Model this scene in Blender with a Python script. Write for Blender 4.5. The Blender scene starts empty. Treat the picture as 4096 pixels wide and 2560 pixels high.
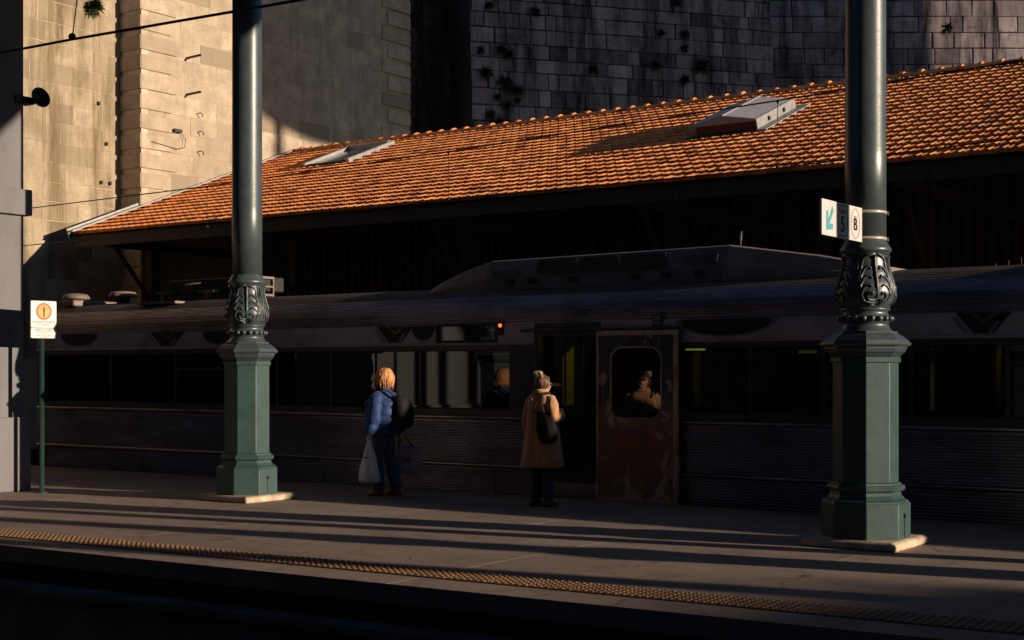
import bpy, bmesh, math, random
from mathutils import Vector, Matrix, noise as mnoise
random.seed(7)
R = math.radians
sc = bpy.context.scene
col = sc.collection
# ------------------------------------------------------------------ camera
cam = bpy.data.cameras.new('camera'); camo = bpy.data.objects.new('camera', cam); col.objects.link(camo)
camo.location = (0, 0, 1.70); camo.rotation_euler = (R(90), 0, math.asin(.579))
cam.sensor_width = 36; cam.lens = 50.0; cam.shift_y = 209/4096; cam.clip_end = 5000
sc.camera = camo
# ------------------------------------------------------------------ light
SUN = Vector((.9645, .190, .187)).normalized()
wd = bpy.data.worlds.new('World'); sc.world = wd; wd.use_nodes = True
nt = wd.node_tree; bg = nt.nodes['Background']
sky = nt.nodes.new('ShaderNodeTexSky'); sky.sky_type = 'NISHITA'; sky.sun_disc = False
sky.sun_elevation = math.asin(SUN.z); sky.sun_rotation = math.atan2(SUN.x, SUN.y)
sky.dust_density = 0.3; sky.ozone_density = 3.0; sky.air_density = 1.0
nt.links.new(sky.outputs[0], bg.inputs[0]); bg.inputs[1].default_value = 0.07
sl = bpy.data.lights.new('sun', 'SUN'); sl.energy = 5.0; sl.angle = R(.5); sl.color = (1, .81, .60)
slo = bpy.data.objects.new('sun', sl); col.objects.link(slo); slo.location = SUN*60
slo.rotation_euler = SUN.to_track_quat('Z', 'Y').to_euler()
sc.view_settings.view_transform = 'Standard'; sc.view_settings.look = 'None'
sc.view_settings.exposure = 0.4; sc.view_settings.gamma = 1

# ------------------------------------------------------------------ pixel helpers (photo pixels, 4096 wide)
V0 = Vector((-.579, .815, 0)); R0 = Vector((.815, .579, 0)); F = 5689.0; HZ = 1489.0
def ray(px): return V0 + R0*((px-2048)/F)
def onY(px, Y): d = Y/ray(px).y; return d*ray(px).x
def onX(px, X): d = X/ray(px).x; return d*ray(px).y
def zat(py, d): return 1.7 + (HZ-py)*d/F
def dep(x, y): return V0.x*x + V0.y*y

# ------------------------------------------------------------------ mesh builder
class MB:
    def __init__(s): s.v = []; s.f = []; s.sm = []
    def add(s, vs, fs, smooth=False):
        b = len(s.v); s.v += [tuple(v) for v in vs]
        for f in fs: s.f.append([b+i for i in f]); s.sm.append(smooth)
    def box(s, x0, x1, y0, y1, z0, z1, M=None):
        vs = [Vector((x, y, z)) for z in (z0, z1) for x, y in ((x0, y0), (x1, y0), (x1, y1), (x0, y1))]
        if M: vs = [M @ v for v in vs]
        s.add(vs, [(3, 2, 1, 0), (4, 5, 6, 7), (0, 1, 5, 4), (1, 2, 6, 5), (2, 3, 7, 6), (3, 0, 4, 7)])
    def lathe(s, prof, n=24, c=(0, 0), smooth=True, cap=True, phase=0.):
        vs = []
        for r, z in prof:
            for i in range(n):
                a = 2*math.pi*(i+phase)/n; vs.append((c[0]+r*math.cos(a), c[1]+r*math.sin(a), z))
        fs = []
        for k in range(len(prof)-1):
            for i in range(n):
                j = (i+1) % n; fs.append((k*n+i, k*n+j, (k+1)*n+j, (k+1)*n+i))
        s.add(vs, fs, smooth)
        if cap:
            b = len(s.v)-len(vs); m = (len(prof)-1)*n
            s.f.append([b+i for i in range(n)][::-1]); s.sm.append(False)
            s.f.append([b+m+i for i in range(n)]); s.sm.append(False)
    def tube(s, pts, rad, n=6, cap=True, flat=None):
        pts = [Vector(p) for p in pts]; m = len(pts)
        if not hasattr(rad, '__len__'): rad = [rad]*m
        vs = []; up = None
        for k, p in enumerate(pts):
            t = (pts[min(k+1, m-1)]-pts[max(k-1, 0)]).normalized()
            if up is None:
                up = Vector((0, 0, 1)) if abs(t.z) < .9 else Vector((1, 0, 0))
            a = up.cross(t)
            if a.length < 1e-5: a = Vector((1, 0, 0)).cross(t)
            a.normalize(); b = t.cross(a).normalized(); up = b
            for i in range(n):
                q = 2*math.pi*i/n; vs.append(p+a*math.cos(q)*rad[k]+b*math.sin(q)*rad[k]*(flat or 1))
        fs = [(k*n+i, k*n+(i+1) % n, (k+1)*n+(i+1) % n, (k+1)*n+i) for k in range(m-1) for i in range(n)]
        b0 = len(s.v); s.add(vs, fs, True)
        if cap:
            s.f.append([b0+i for i in range(n)][::-1]); s.sm.append(False)
            s.f.append([b0+(m-1)*n+i for i in range(n)]); s.sm.append(False)
    def rings(s, rs, n=24, cap=(True, True), fn=None, smooth=True, p=2.0):
        # rs: (cx, cy, cz, rx, ry); superellipse sections stacked
        vs = []
        for k, (cx, cy, cz, rx, ry) in enumerate(rs):
            for i in range(n):
                a = 2*math.pi*i/n; ca, sa = math.cos(a), math.sin(a)
                x = math.copysign(abs(ca)**(2/p), ca)*rx; y = math.copysign(abs(sa)**(2/p), sa)*ry
                v = Vector((cx+x, cy+y, cz))
                if fn: v = fn(v, a, k/(len(rs)-1))
                vs.append(v)
        m = len(rs)
        fs = [(k*n+i, k*n+(i+1) % n, (k+1)*n+(i+1) % n, (k+1)*n+i) for k in range(m-1) for i in range(n)]
        b0 = len(s.v); s.add(vs, fs, smooth)
        if cap[0]: s.f.append([b0+i for i in range(n)][::-1]); s.sm.append(False)
        if cap[1]: s.f.append([b0+(m-1)*n+i for i in range(n)]); s.sm.append(False)
    def extrude_x(s, prof, x0, x1, closed=False, smooth=False):
        n = len(prof)
        vs = [(x0, y, z) for y, z in prof]+[(x1, y, z) for y, z in prof]
        fs = [(i, (i+1) % n, n+(i+1) % n, n+i) for i in range(n if closed else n-1)]
        s.add(vs, fs, smooth)
        if closed:
            b = len(s.v)-2*n
            s.f.append([b+i for i in range(n)][::-1]); s.sm.append(False)
            s.f.append([b+n+i for i in range(n)]); s.sm.append(False)
    def poly(s, pts, off):
        # flat polygon with thickness vector off
        n = len(pts); pts = [Vector(p) for p in pts]; o = Vector(off)
        s.add(pts+[p+o for p in pts], [tuple(range(n))[::-1], tuple(range(n, 2*n))]+[(i, (i+1) % n, n+(i+1) % n, n+i) for i in range(n)])
    def sphere(s, c, r, nu=8, nv=6, sc_=(1, 1, 1), half=False):
        vs = []; fs = []
        v1 = nv
        for j in range(nv+1):
            t = (math.pi/2 if half else math.pi)*j/nv
            for i in range(nu):
                a = 2*math.pi*i/nu
                vs.append((c[0]+r*sc_[0]*math.sin(t)*math.cos(a), c[1]+r*sc_[1]*math.sin(t)*math.sin(a), c[2]+r*sc_[2]*math.cos(t)))
        for j in range(nv):
            for i in range(nu): fs.append((j*nu+i, (j+1)*nu+i, (j+1)*nu+(i+1) % nu, j*nu+(i+1) % nu))
        s.add(vs, fs, True)
    def mesh(s, name):
        me = bpy.data.meshes.new(name); me.from_pydata(s.v, [], s.f)
        me.polygons.foreach_set('use_smooth', s.sm); me.validate(); me.update(); return me
    def build(s, name, mat, parent=None, M=None, bevel=0, kind=None):
        me = s.mesh(name); me.materials.append(mat)
        if bevel:
            bm = bmesh.new(); bm.from_mesh(me); bmesh.ops.remove_doubles(bm, verts=bm.verts, dist=1e-5)
            ed = [e for e in bm.edges if len(e.link_faces) == 2 and e.calc_face_angle(0) > .5]
            bmesh.ops.bevel(bm, geom=ed, offset=bevel, segments=1, profile=.5, affect='EDGES'); bm.to_mesh(me); bm.free()
        return link(name, me, parent, M, kind)
def link(name, me, parent=None, M=None, kind=None):
    o = bpy.data.objects.new(name, me); col.objects.link(o)
    if parent: o.parent = parent
    if M is not None: o.matrix_local = M
    if kind: o['kind'] = kind
    return o
def thing(name, label, cat, loc=(0, 0, 0), rz=0, group=None):
    o = bpy.data.objects.new(name, None); col.objects.link(o); o.empty_display_size = .2
    o.location = loc; o.rotation_euler = (0, 0, rz); return tag(o, label, cat, group)
def tag(o, label, cat, group=None):
    o['label'] = label; o['category'] = cat
    if group: o['group'] = group
    return o
def struct(o): o['kind'] = 'structure'; return o
def copy_tree(o, parent=None):
    c = o.copy(); col.objects.link(c); c.parent = parent
    for ch in list(o.children): copy_tree(ch, c)
    return c
_tc = {}
def text_mesh(s, size, ext=.001):
    k = (s, size)
    if k in _tc: return _tc[k]
    cu = bpy.data.curves.new('text', 'FONT'); cu.body = s; cu.size = size; cu.extrude = ext; cu.align_x = 'CENTER'; cu.align_y = 'CENTER'
    cu.resolution_u = 4
    o = bpy.data.objects.new('text', cu); col.objects.link(o)
    dg = bpy.context.evaluated_depsgraph_get(); me = bpy.data.meshes.new_from_object(o.evaluated_get(dg))
    bpy.data.objects.remove(o); _tc[k] = me; return me

# ------------------------------------------------------------------ materials
class NB:
    def __init__(s, m): s.t = m.node_tree; s.n = s.t.nodes
    def new(s, t, **k):
        n = s.n.new('ShaderNode'+t)
        for a, b in k.items():
            if a[0] == '_': n.inputs[int(a[1:]) if a[1:].isdigit() else a[1:]].default_value = b
            else: setattr(n, a, b)
        return n
    def l(s, a, b): s.t.links.new(a, b)
    def pos(s, scale=(1, 1, 1), obj=False):
        m = s.new('Mapping'); m.inputs['Scale'].default_value = scale
        if obj: s.l(s.new('TexCoord').outputs['Object'], m.inputs[0])
        else: s.l(s.new('NewGeometry').outputs['Position'], m.inputs[0])
        return m.outputs[0]
    def noise(s, vec, scale, detail=4, rough=.6, dist=0):
        n = s.new('TexNoise'); n.inputs['Scale'].default_value = scale; n.inputs['Detail'].default_value = detail
        n.inputs['Roughness'].default_value = rough; n.inputs['Distortion'].default_value = dist
        s.l(vec, n.inputs['Vector']); return n.outputs[0]
    def ramp(s, fac, stops):
        r = s.new('ValToRGB'); e = r.color_ramp.elements
        while len(e) > 1: e.remove(e[-1])
        e[0].position = stops[0][0]; c = stops[0][1]; e[0].color = (*c, 1) if len(c) == 3 else c
        for p, c in stops[1:]:
            x = e.new(p); x.color = (*c, 1) if len(c) == 3 else c
        s.l(fac, r.inputs[0]); return r.outputs[0]
    def mix(s, fac, a, b, mode='MIX'):
        m = s.new('Mix', data_type='RGBA', blend_type=mode)
        for v, i in ((fac, 0), (a, 6), (b, 7)):
            if isinstance(v, (int, float)): m.inputs[i].default_value = v
            elif isinstance(v, tuple): m.inputs[i].default_value = (*v, 1) if len(v) == 3 else v
            else: s.l(v, m.inputs[i])
        return m.outputs[2]
    def math(s, op, a, b=0.):
        m = s.new('Math', operation=op)
        for v, i in ((a, 0), (b, 1)):
            if isinstance(v, (int, float)): m.inputs[i].default_value = v
            else: s.l(v, m.inputs[i])
        return m.outputs[0]
    def bump(s, h, strength, dist=.01):
        b = s.new('Bump'); b.inputs['Strength'].default_value = strength; b.inputs['Distance'].default_value = dist
        s.l(h, b.inputs['Height']); s.l(b.outputs[0], s.n['Principled BSDF'].inputs['Normal'])
def mat(name, rgb=(.5, .5, .5), rough=.6, metal=0., spec=.5, fn=None, coat=0., sheen=0.):
    m = bpy.data.materials.new(name); m.use_nodes = True; b = m.node_tree.nodes['Principled BSDF']
    b.inputs['Base Color'].default_value = (*rgb, 1); b.inputs['Roughness'].default_value = rough
    b.inputs['Metallic'].default_value = metal; b.inputs['Specular IOR Level'].default_value = spec
    b.inputs['Coat Weight'].default_value = coat; b.inputs['Sheen Weight'].default_value = sheen
    if fn:
        nb = NB(m); r = fn(nb)
        if r is not None: nb.l(r, b.inputs['Base Color'])
    return m
def vary(rgb, amt=.35, scale=3., bump=.15, bscale=40., stretch=(1, 1, 1), dirt=None, dscale=1.2):
    def fn(nb):
        p = nb.pos(stretch)
        n = nb.noise(p, scale, 5, .65)
        d = tuple(max(0, c*(1-amt)) for c in rgb); h = tuple(min(1, c*(1+amt)) for c in rgb)
        c = nb.ramp(n, [(.3, d), (.7, h)])
        if dirt:
            c = nb.mix(nb.ramp(nb.noise(p, dscale, 6, .7), [(.52, (0, 0, 0)), (.7, (1, 1, 1))]), c, dirt)
        if bump: nb.bump(nb.noise(p, bscale, 3, .6), bump, .006)
        return c
    return fn
def stone_fn(light, dark, stain, stain_lo, stain_hi, moss=None):
    def fn(nb):
        p = nb.pos()
        oi = nb.new('ObjectInfo')
        rnd = oi.outputs['Random']
        base = nb.ramp(rnd, [(0, tuple(c*.62 for c in dark)), (.07, tuple(c*.75 for c in dark)), (.10, dark), (.3, tuple((a+b)/2 for a, b in zip(light, dark))), (.8, light), (1, tuple(min(1, c*1.12) for c in light))])
        n1 = nb.noise(p, 2.2, 6, .7)
        base = nb.mix(nb.ramp(n1, [(.35, (0, 0, 0)), (.68, (1, 1, 1))]), base, tuple(c*.6 for c in light))
        n3 = nb.noise(p, 38, 4, .7)
        base = nb.mix(.55, base, nb.ramp(n3, [(.3, (.55, .55, .55)), (.7, (1.0, 1.0, 1.0))]), 'MULTIPLY')
        st = nb.noise(nb.pos((1.5, 1.5, .16)), 1.35, 7, .72, .3)
        base = nb.mix(nb.ramp(st, [(stain_lo, (0, 0, 0)), (stain_hi, (1, 1, 1))]), base, stain)
        if moss:
            ms = nb.noise(p, 1.0, 6, .75, .5)
            base = nb.mix(nb.ramp(ms, [(.56, (0, 0, 0)), (.72, (.9, .9, .9))]), base, moss)
        h = nb.math('ADD', nb.math('MULTIPLY', n1, 1.5), n3)
        nb.bump(h, .8 if light[0] < .4 else .45, .02)
        return base
    return fn
M = {}
M['concrete'] = mat('platform_concrete', rough=.85, spec=.3, fn=None)
def conc(nb):
    p = nb.pos()
    c = nb.ramp(nb.noise(p, .55, 6, .7), [(.3, (.21, .155, .13)), (.7, (.345, .255, .215))])
    c = nb.mix(nb.ramp(nb.noise(nb.pos((.3, 2, 1)), 2.2, 6, .75), [(.5, (0, 0, 0)), (.75, (.6, .6, .6))]), c, (.17, .135, .12))
    sp = nb.noise(p, 60, 3, .7)
    c = nb.mix(.5, c, nb.ramp(sp, [(.3, (.7, .7, .7)), (.7, (1, 1, 1))]), 'MULTIPLY')
    v = nb.new('TexVoronoi', feature='F1'); v.inputs['Scale'].default_value = 1.4; nb.l(p, v.inputs['Vector'])
    c = nb.mix(nb.ramp(v.outputs[0], [(.012, (1, 1, 1)), (.03, (0, 0, 0))]), c, (.08, .07, .07))
    v2 = nb.new('TexVoronoi', feature='F1'); v2.inputs['Scale'].default_value = 4.5; nb.l(p, v2.inputs['Vector'])
    c = nb.mix(nb.ramp(v2.outputs[0], [(.035, (.7, .7, .7)), (.06, (0, 0, 0))]), c, (.13, .11, .10))
    c = nb.mix(nb.ramp(nb.noise(p, 1.7, 7, .8, .6), [(.52, (0, 0, 0)), (.63, (.75, .75, .75))]), c, (.15, .11, .095))
    v3 = nb.new('TexVoronoi', feature='DISTANCE_TO_EDGE'); v3.inputs['Scale'].default_value = .33
    wv = nb.new('VectorMath', operation='ADD'); nb.l(p, wv.inputs[0])
    nz = nb.new('TexNoise'); nz.inputs['Scale'].default_value = 1.5; nb.l(p, nz.inputs['Vector']); nb.l(nz.outputs[1], wv.inputs[1]); nb.l(wv.outputs[0], v3.inputs['Vector'])
    c = nb.mix(nb.ramp(v3.outputs[0], [(.0015, (.8, .8, .8)), (.004, (0, 0, 0))]), c, (.05, .04, .04))
    nb.bump(nb.math('ADD', sp, nb.math('MULTIPLY', nb.noise(p, 5, 4, .6), 2.0)), .25, .006)
    return c
M['concrete'] = mat('platform_concrete', rough=.85, spec=.3, fn=conc)
M['wallconc'] = mat('platform_wall_concrete', rough=.9, fn=vary((.15, .125, .135), .5, 1.5, .4, 25, dirt=(.05, .042, .045)))
M['tactile'] = mat('yellow_tactile_tile', rough=.65, fn=vary((.21, .11, .045), .3, 2.5, .1, 60, dirt=(.12, .085, .06), dscale=3))
M['ballast'] = mat('dark_ballast', rough=.95, fn=vary((.06, .055, .05), .6, 18, .9, 30))
M['ground'] = mat('dark_ground', rough=.95, fn=vary((.09, .085, .075), .4, .3, .3, 8))
M['rail'] = mat('rail_steel', (.16, .12, .10), .45, .8)
M['sleeper'] = mat('concrete_sleeper', rough=.9, fn=vary((.16, .14, .12), .3, 4))
def paint_fn(rgb, rust=None):
    def fn(nb):
        p = nb.pos(); ob = nb.pos(obj=True)
        c = nb.ramp(nb.noise(p, 3.5, 6, .7), [(.3, tuple(x*.72 for x in rgb)), (.7, tuple(x*1.18 for x in rgb))])
        c = nb.mix(nb.ramp(nb.noise(p, 26, 4, .8), [(.66, (0, 0, 0)), (.72, (.8, .8, .8))]), c, tuple(min(1, x*2.0+.03) for x in rgb))
        if rust: c = nb.mix(nb.ramp(nb.noise(nb.pos((2, 2, .6)), 3.2, 6, .75), [(.66, (0, 0, 0)), (.74, (.8, .8, .8))]), c, rust)
        nb.bump(nb.math('ADD', nb.noise(p, 70, 3, .6), nb.math('MULTIPLY', nb.noise(p, 9, 3, .6), 2.)), .22, .004)
        return c
    return fn
M['green'] = mat('teal_green_paint', rough=.42, spec=.5, fn=paint_fn((.034, .071, .070), (.15, .11, .06)))
M['slate'] = mat('slate_grey_paint', rough=.36, spec=.6, fn=paint_fn((.05, .068, .078)))
M['plinth'] = mat('limestone_plinth', rough=.8, fn=vary((.55, .42, .30), .35, 5, .5, 30, dirt=(.22, .13, .08), dscale=3))
M['band'] = mat('steel_band', (.55, .48, .38), .3, .3)
M['signwhite'] = mat('sign_white', rough=.4, fn=vary((.56, .55, .55), .04, 6, 0))
M['signgrey'] = mat('sign_grey_blue', rough=.45, fn=vary((.16, .16, .20), .08, 6, 0))
M['ink'] = mat('sign_black', (.018, .018, .022), .5)
M['signteal'] = mat('sign_teal', (.07, .32, .36), .5)
M['signred'] = mat('sign_red', (.45, .05, .014), .5)
M['signyellow'] = mat('sign_yellow', (.55, .30, .02), .5)
M['pinktext'] = mat('sign_pale_red', (.48, .16, .12), .6)
M['polegreen'] = mat('green_pole_paint', rough=.35, fn=paint_fn((.018, .046, .042)))
M['render'] = mat('painted_render', rough=.85, fn=vary((.165, .16, .17), .12, 1.3, .25, 60, stretch=(1, 1, .4), dirt=(.13, .125, .13)))
M['lit_stone'] = mat('ashlar_granite', rough=.9, spec=.25, fn=stone_fn((.57, .465, .345), (.47, .37, .265), (.19, .145, .10), .54, .78))
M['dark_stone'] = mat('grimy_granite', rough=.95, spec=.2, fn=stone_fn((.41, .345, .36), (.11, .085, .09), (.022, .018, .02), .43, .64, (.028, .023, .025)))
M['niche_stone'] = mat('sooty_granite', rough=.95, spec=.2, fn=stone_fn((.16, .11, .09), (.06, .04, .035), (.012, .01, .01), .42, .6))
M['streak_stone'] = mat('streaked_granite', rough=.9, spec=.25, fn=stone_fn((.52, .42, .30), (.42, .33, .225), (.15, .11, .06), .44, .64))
M['mortar'] = mat('pale_mortar', rough=.95, fn=vary((.50, .41, .31), .25, 3, .4, 20, dirt=(.30, .24, .17)))
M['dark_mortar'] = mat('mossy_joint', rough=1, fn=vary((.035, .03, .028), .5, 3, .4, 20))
def tile_fn(nb):
    g = nb.new('NewGeometry'); oi = nb.new('ObjectInfo')
    r = nb.math('FRACT', nb.math('ADD', g.outputs['Random Per Island'], oi.outputs['Random']))
    c = nb.ramp(r, [(0, (.56, .18, .052)), (.5, (.72, .25, .075)), (.85, (.82, .32, .10)), (1, (.62, .23, .09))])
    p = nb.pos()
    c = nb.mix(nb.ramp(nb.noise(p, 3.5, 6, .7), [(.5, (0, 0, 0)), (.8, (.75, .75, .75))]), c, (.30, .11, .05))
    c = nb.mix(nb.ramp(r, [(.93, (0, 0, 0)), (.935, (1, 1, 1)), (.965, (1, 1, 1)), (.97, (0, 0, 0))]), c, (.30, .10, .045))
    c = nb.mix(nb.ramp(nb.noise(nb.pos((1.4, .35, .35)), 1.1, 6, .75), [(.5, (0, 0, 0)), (.75, (.6, .6, .6))]), c, (.26, .105, .05))
    c = nb.mix(nb.ramp(nb.noise(p, 14, 4, .7), [(.66, (0, 0, 0)), (.74, (.6, .6, .6))]), c, (.16, .10, .07))
    nb.bump(nb.noise(p, 50, 3, .6), .2, .004)
    return c
M['tile'] = mat('terracotta_tile', rough=.8, spec=.3, fn=tile_fn)
M['timber'] = mat('dark_timber', rough=.85, fn=vary((.055, .04, .032), .4, 4, .4, 30, stretch=(4, 4, .5)))
M['slat'] = mat('weathered_slat', rough=.85, fn=vary((.07, .05, .04), .4, 4, .4, 30, stretch=(5, 5, .5)))
M['zinc'] = mat('zinc_flashing', rough=.5, metal=.35, fn=vary((.30, .29, .29), .25, 5, .1, 30))
M['skyglass'] = mat('rooflight_glass', (.10, .11, .13), .15, 0, .7)
M['polycarb'] = mat('grey_rooflight_lid', rough=.55, fn=vary((.40, .38, .37), .12, 4, .05, 20))
M['curb'] = mat('brown_timber_kerb', rough=.7, fn=vary((.30, .085, .035), .3, 5, .2, 40, stretch=(1, 3, 1)))
M['wire'] = mat('black_wire', (.012, .01, .01), .6)
M['iron'] = mat('black_iron', rough=.6, fn=vary((.02, .018, .018), .4, 20, .2, 60))
def steel_fn(nb):
    p = nb.pos((.25, 1, 1))
    c = nb.ramp(nb.noise(p, 3, 6, .75), [(.3, (.13, .105, .125)), (.7, (.31, .27, .31))])
    return nb.mix(nb.ramp(nb.noise(nb.pos((.6, 1, 1.4)), 1.6, 6, .75), [(.5, (0, 0, 0)), (.7, (.9, .9, .9))]), c, (.08, .06, .07))
M['steel'] = mat('dirty_corrugated_steel', rough=.36, metal=.75, fn=steel_fn)
M['bright_steel'] = mat('worn_bright_steel', rough=.28, metal=1., fn=vary((.34, .30, .30), .5, 2.5, 0, stretch=(.5, 1, 1), dirt=(.10, .08, .08)))
M['band_paint'] = mat('lilac_grey_paint', rough=.45, fn=vary((.44, .36, .41), .25, 1.5, .05, 40, dirt=(.24, .18, .19), dscale=1.2))
M['roofmetal'] = mat('grimy_train_roof', rough=.85, metal=0., spec=.2, fn=vary((.10, .08, .075), .45, 2.5, .2, 40, stretch=(.4, 1.5, 1), dirt=(.07, .055, .05)))
M['pod'] = mat('pod_paint', rough=.6, fn=vary((.12, .10, .12), .35, 2, .1, 40, dirt=(.10, .08, .08)))
M['podend'] = mat('pod_end_paint', rough=.6, fn=vary((.20, .15, .125), .35, 2, .1, 40, dirt=(.14, .10, .08)))
M['black'] = mat('black_rubber', (.012, .011, .011), .7)
M['frame'] = mat('window_frame_dark', rough=.5, metal=.3, fn=vary((.075, .06, .06), .4, 4, 0))
M['navy'] = mat('navy_paint', rough=.5, fn=vary((.018, .022, .03), .4, 3, .1, 40))
M['bluepaint'] = mat('blue_livery_paint', rough=.5, fn=vary((.16, .20, .30), .3, 4, 0))  # blue rims of the painted arch reflections
M['ochrepaint'] = mat('ochre_livery_paint', rough=.5, fn=vary((.20, .11, .03), .4, 4, 0))  # ochre of the reflections painted as V shapes
def door_fn(nb):
    p = nb.pos(obj=True)
    sep = nb.new('SeparateXYZ'); nb.l(nb.new('TexCoord').outputs['Object'], sep.inputs[0])
    z = sep.outputs[2]
    n = nb.noise(p, 3.0, 6, .7, .4)
    lo = nb.ramp(nb.noise(p, 5, 5, .7), [(.3, (.20, .095, .06)), (.7, (.33, .16, .10))])
    c = nb.mix(nb.ramp(nb.math('ADD', nb.math('MULTIPLY', z, .5), nb.math('MULTIPLY', n, .3)), [(.78, (0, 0, 0)), (.82, (1, 1, 1))]), lo, (.05, .055, .07))
    bare = nb.noise(nb.pos((1.0, 1, .7), obj=True), 3.3, 6, .62, .8)
    c = nb.mix(nb.ramp(bare, [(.55, (0, 0, 0)), (.61, (.9, .9, .9))]), c, (.55, .40, .31))
    c = nb.mix(nb.ramp(nb.noise(p, 2.0, 5, .6), [(.60, (0, 0, 0)), (.66, (.9, .9, .9))]), c, (.17, .13, .17))
    nb.bump(n, .2, .004)
    return c
M['door'] = mat('flaking_door_paint', rough=.55, metal=.2, fn=door_fn)
M['doorframe'] = mat('door_edge_metal', rough=.5, metal=.15, fn=vary((.55, .40, .33), .4, 5, .1, 40, dirt=(.20, .13, .11), dscale=2))
M['interior'] = mat('train_interior', rough=.7, fn=vary((.04, .034, .032), .3, 3, 0))
M['yellowpanel'] = mat('yellow_partition', rough=.5, fn=vary((.80, .56, .12), .2, 3, 0, stretch=(1, 8, .3)))  # bright yellow for the painted sunlit patches
M['seatfab'] = mat('seat_fabric', rough=.9, fn=vary((.05, .06, .09), .3, 12, 0))
def lampmat(name, c, st):
    m = mat(name, c, .5); q = m.node_tree.nodes['Principled BSDF']; q.inputs['Emission Color'].default_value = (*c, 1); q.inputs['Emission Strength'].default_value = st; return m
M['tube'] = lampmat('dim_ceiling_tube', (.95, .85, .5), 1.5)  # glow of unseen strips added to light the yellow patches
M['tube2'] = lampmat('yellow_green_tube', (.75, .85, .12), .55)
M['redlamp'] = mat('red_lamp', (.9, .1, .03), .4)
b_ = M['redlamp'].node_tree.nodes['Principled BSDF']; b_.inputs['Emission Color'].default_value = (1, .16, .04, 1); b_.inputs['Emission Strength'].default_value = 1.3
def glass_mat(name, tint, ior, rough=.015):
    m = bpy.data.materials.new(name); m.use_nodes = True; nb = NB(m); nb.n.remove(nb.n['Principled BSDF'])
    tr = nb.new('BsdfTransparent'); tr.inputs[0].default_value = (*tint, 1)
    gl = nb.new('BsdfGlossy'); gl.inputs['Roughness'].default_value = rough
    fr = nb.new('Fresnel'); fr.inputs[0].default_value = ior
    mx = nb.new('MixShader'); nb.l(fr.outputs[0], mx.inputs[0]); nb.l(tr.outputs[0], mx.inputs[1]); nb.l(gl.outputs[0], mx.inputs[2])
    nb.l(mx.outputs[0], nb.n['Material Output'].inputs[0]); return m
M['glass'] = glass_mat('train_window_glass', (.50, .52, .52), 1.95)
M['doorglass'] = glass_mat('tinted_door_glass', (.25, .28, .27), 2.15)
def cloth(name, rgb, amt=.25, scale=6, bscale=160, b=.35, rough=.85, sheen=.2):
    def fn(nb):
        c = vary(rgb, amt, scale, 0)(nb); p = nb.pos(obj=True)
        h = nb.math('ADD', nb.math('MULTIPLY', nb.noise(nb.pos((1.6, 1.6, .6), obj=True), 9, 3, .55, 1.0), 1.0), nb.math('MULTIPLY', nb.noise(p, bscale, 2, .5), .06))
        nb.bump(h, .55, .03); return c
    return mat(name, rough=rough, sheen=sheen, fn=fn)
M['camel'] = cloth('camel_wool', (.45, .225, .095), .18, 9, 220, .4, .95, .4)
M['jeans'] = cloth('dark_jeans', (.03, .04, .06)); M['jeansblue'] = cloth('blue_jeans', (.045, .07, .11))
M['boot'] = cloth('brown_leather', (.20, .08, .04), .3, 10, 60, .1, .5, 0)
M['puffer'] = mat('blue_nylon', rough=.62, spec=.3, sheen=.1, fn=vary((.017, .043, .145), .2, 7, .25, 22))
M['skin'] = mat('skin', (.60, .36, .26), .55)
def hair_fn(a, b):
    def fn(nb):
        n = nb.noise(nb.pos((9, 9, 1.0), obj=True), 9, 5, .7, .6); nb.bump(n, .6, .01)
        return nb.ramp(n, [(.3, a), (.7, b)])
    return fn
M['blond'] = mat('strawberry_blond_hair', rough=.5, fn=hair_fn((.46, .17, .06), (.82, .40, .18)))
M['brown'] = mat('brown_hair', rough=.45, fn=hair_fn((.03, .014, .008), (.17, .08, .036)))
M['clip'] = mat('cream_hair_clip', rough=.3, fn=vary((.80, .62, .42), .3, 25, 0))
M['nylon'] = mat('black_nylon', rough=.78, spec=.2, fn=vary((.014, .013, .016), .3, 10, .4, 26))
M['plasticbag'] = mat('white_plastic_bag', rough=.45, fn=vary((.82, .82, .86), .10, 9, .5, 16, stretch=(1, 1, .35)))
M['printbag'] = mat('printed_shopping_bag', rough=.6, fn=lambda nb: nb.ramp(nb.noise(nb.pos(obj=True), 9, 2, .5, 1.2), [(.42, (.50, .44, .48)), (.5, (.30, .20, .26)), (.56, (.55, .50, .54)), (.66, (.35, .10, .12))]))
M['leaf'] = mat('wall_fern_leaf', rough=.7, fn=vary((.03, .05, .015), .5, 20, 0))
M['horn'] = mat('dark_horn', (.035, .033, .036), .5, .3)
M['bridge'] = mat('bridge_granite', rough=.9, fn=vary((.33, .29, .25), .25, .6, .3, 10))  # stone colour of the added shade block

# ------------------------------------------------------------------ ground, tracks, platforms
TY = 16.3                                   # train side
b = MB(); b.add([(-900, -900, -1.12), (900, -900, -1.12), (900, 900, -1.12), (-900, 900, -1.12)], [(0, 1, 2, 3)])
struct(b.build('ground', M['ground']))
KS = .05
def skew(x, y):
    if not 8 < y < 9.4: return y
    return y+KS*(min(max(x, -16.), 2.)+13.)
def sbox(b, x0, x1, y0, y1, z0, z1, f):
    """box along x whose long sides follow the skewed platform edge (split where the skew starts and ends)"""
    xs = [x0]+[c for c in (-16., 2.) if x0 < c < x1]+[x1]; n = len(xs)
    for a, e in zip(xs, xs[1:]):
        q = [(a, f(a, y0)), (e, f(e, y0)), (e, f(e, y1)), (a, f(a, y1))]
        fs = [(3, 2, 1, 0), (4, 5, 6, 7), (0, 1, 5, 4), (2, 3, 7, 6)]
        if a == x0: fs.append((3, 0, 4, 7))
        if e == x1: fs.append((1, 2, 6, 5))
        b.add([(x, y, z0) for x, y in q]+[(x, y, z1) for x, y in q], fs)
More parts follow.
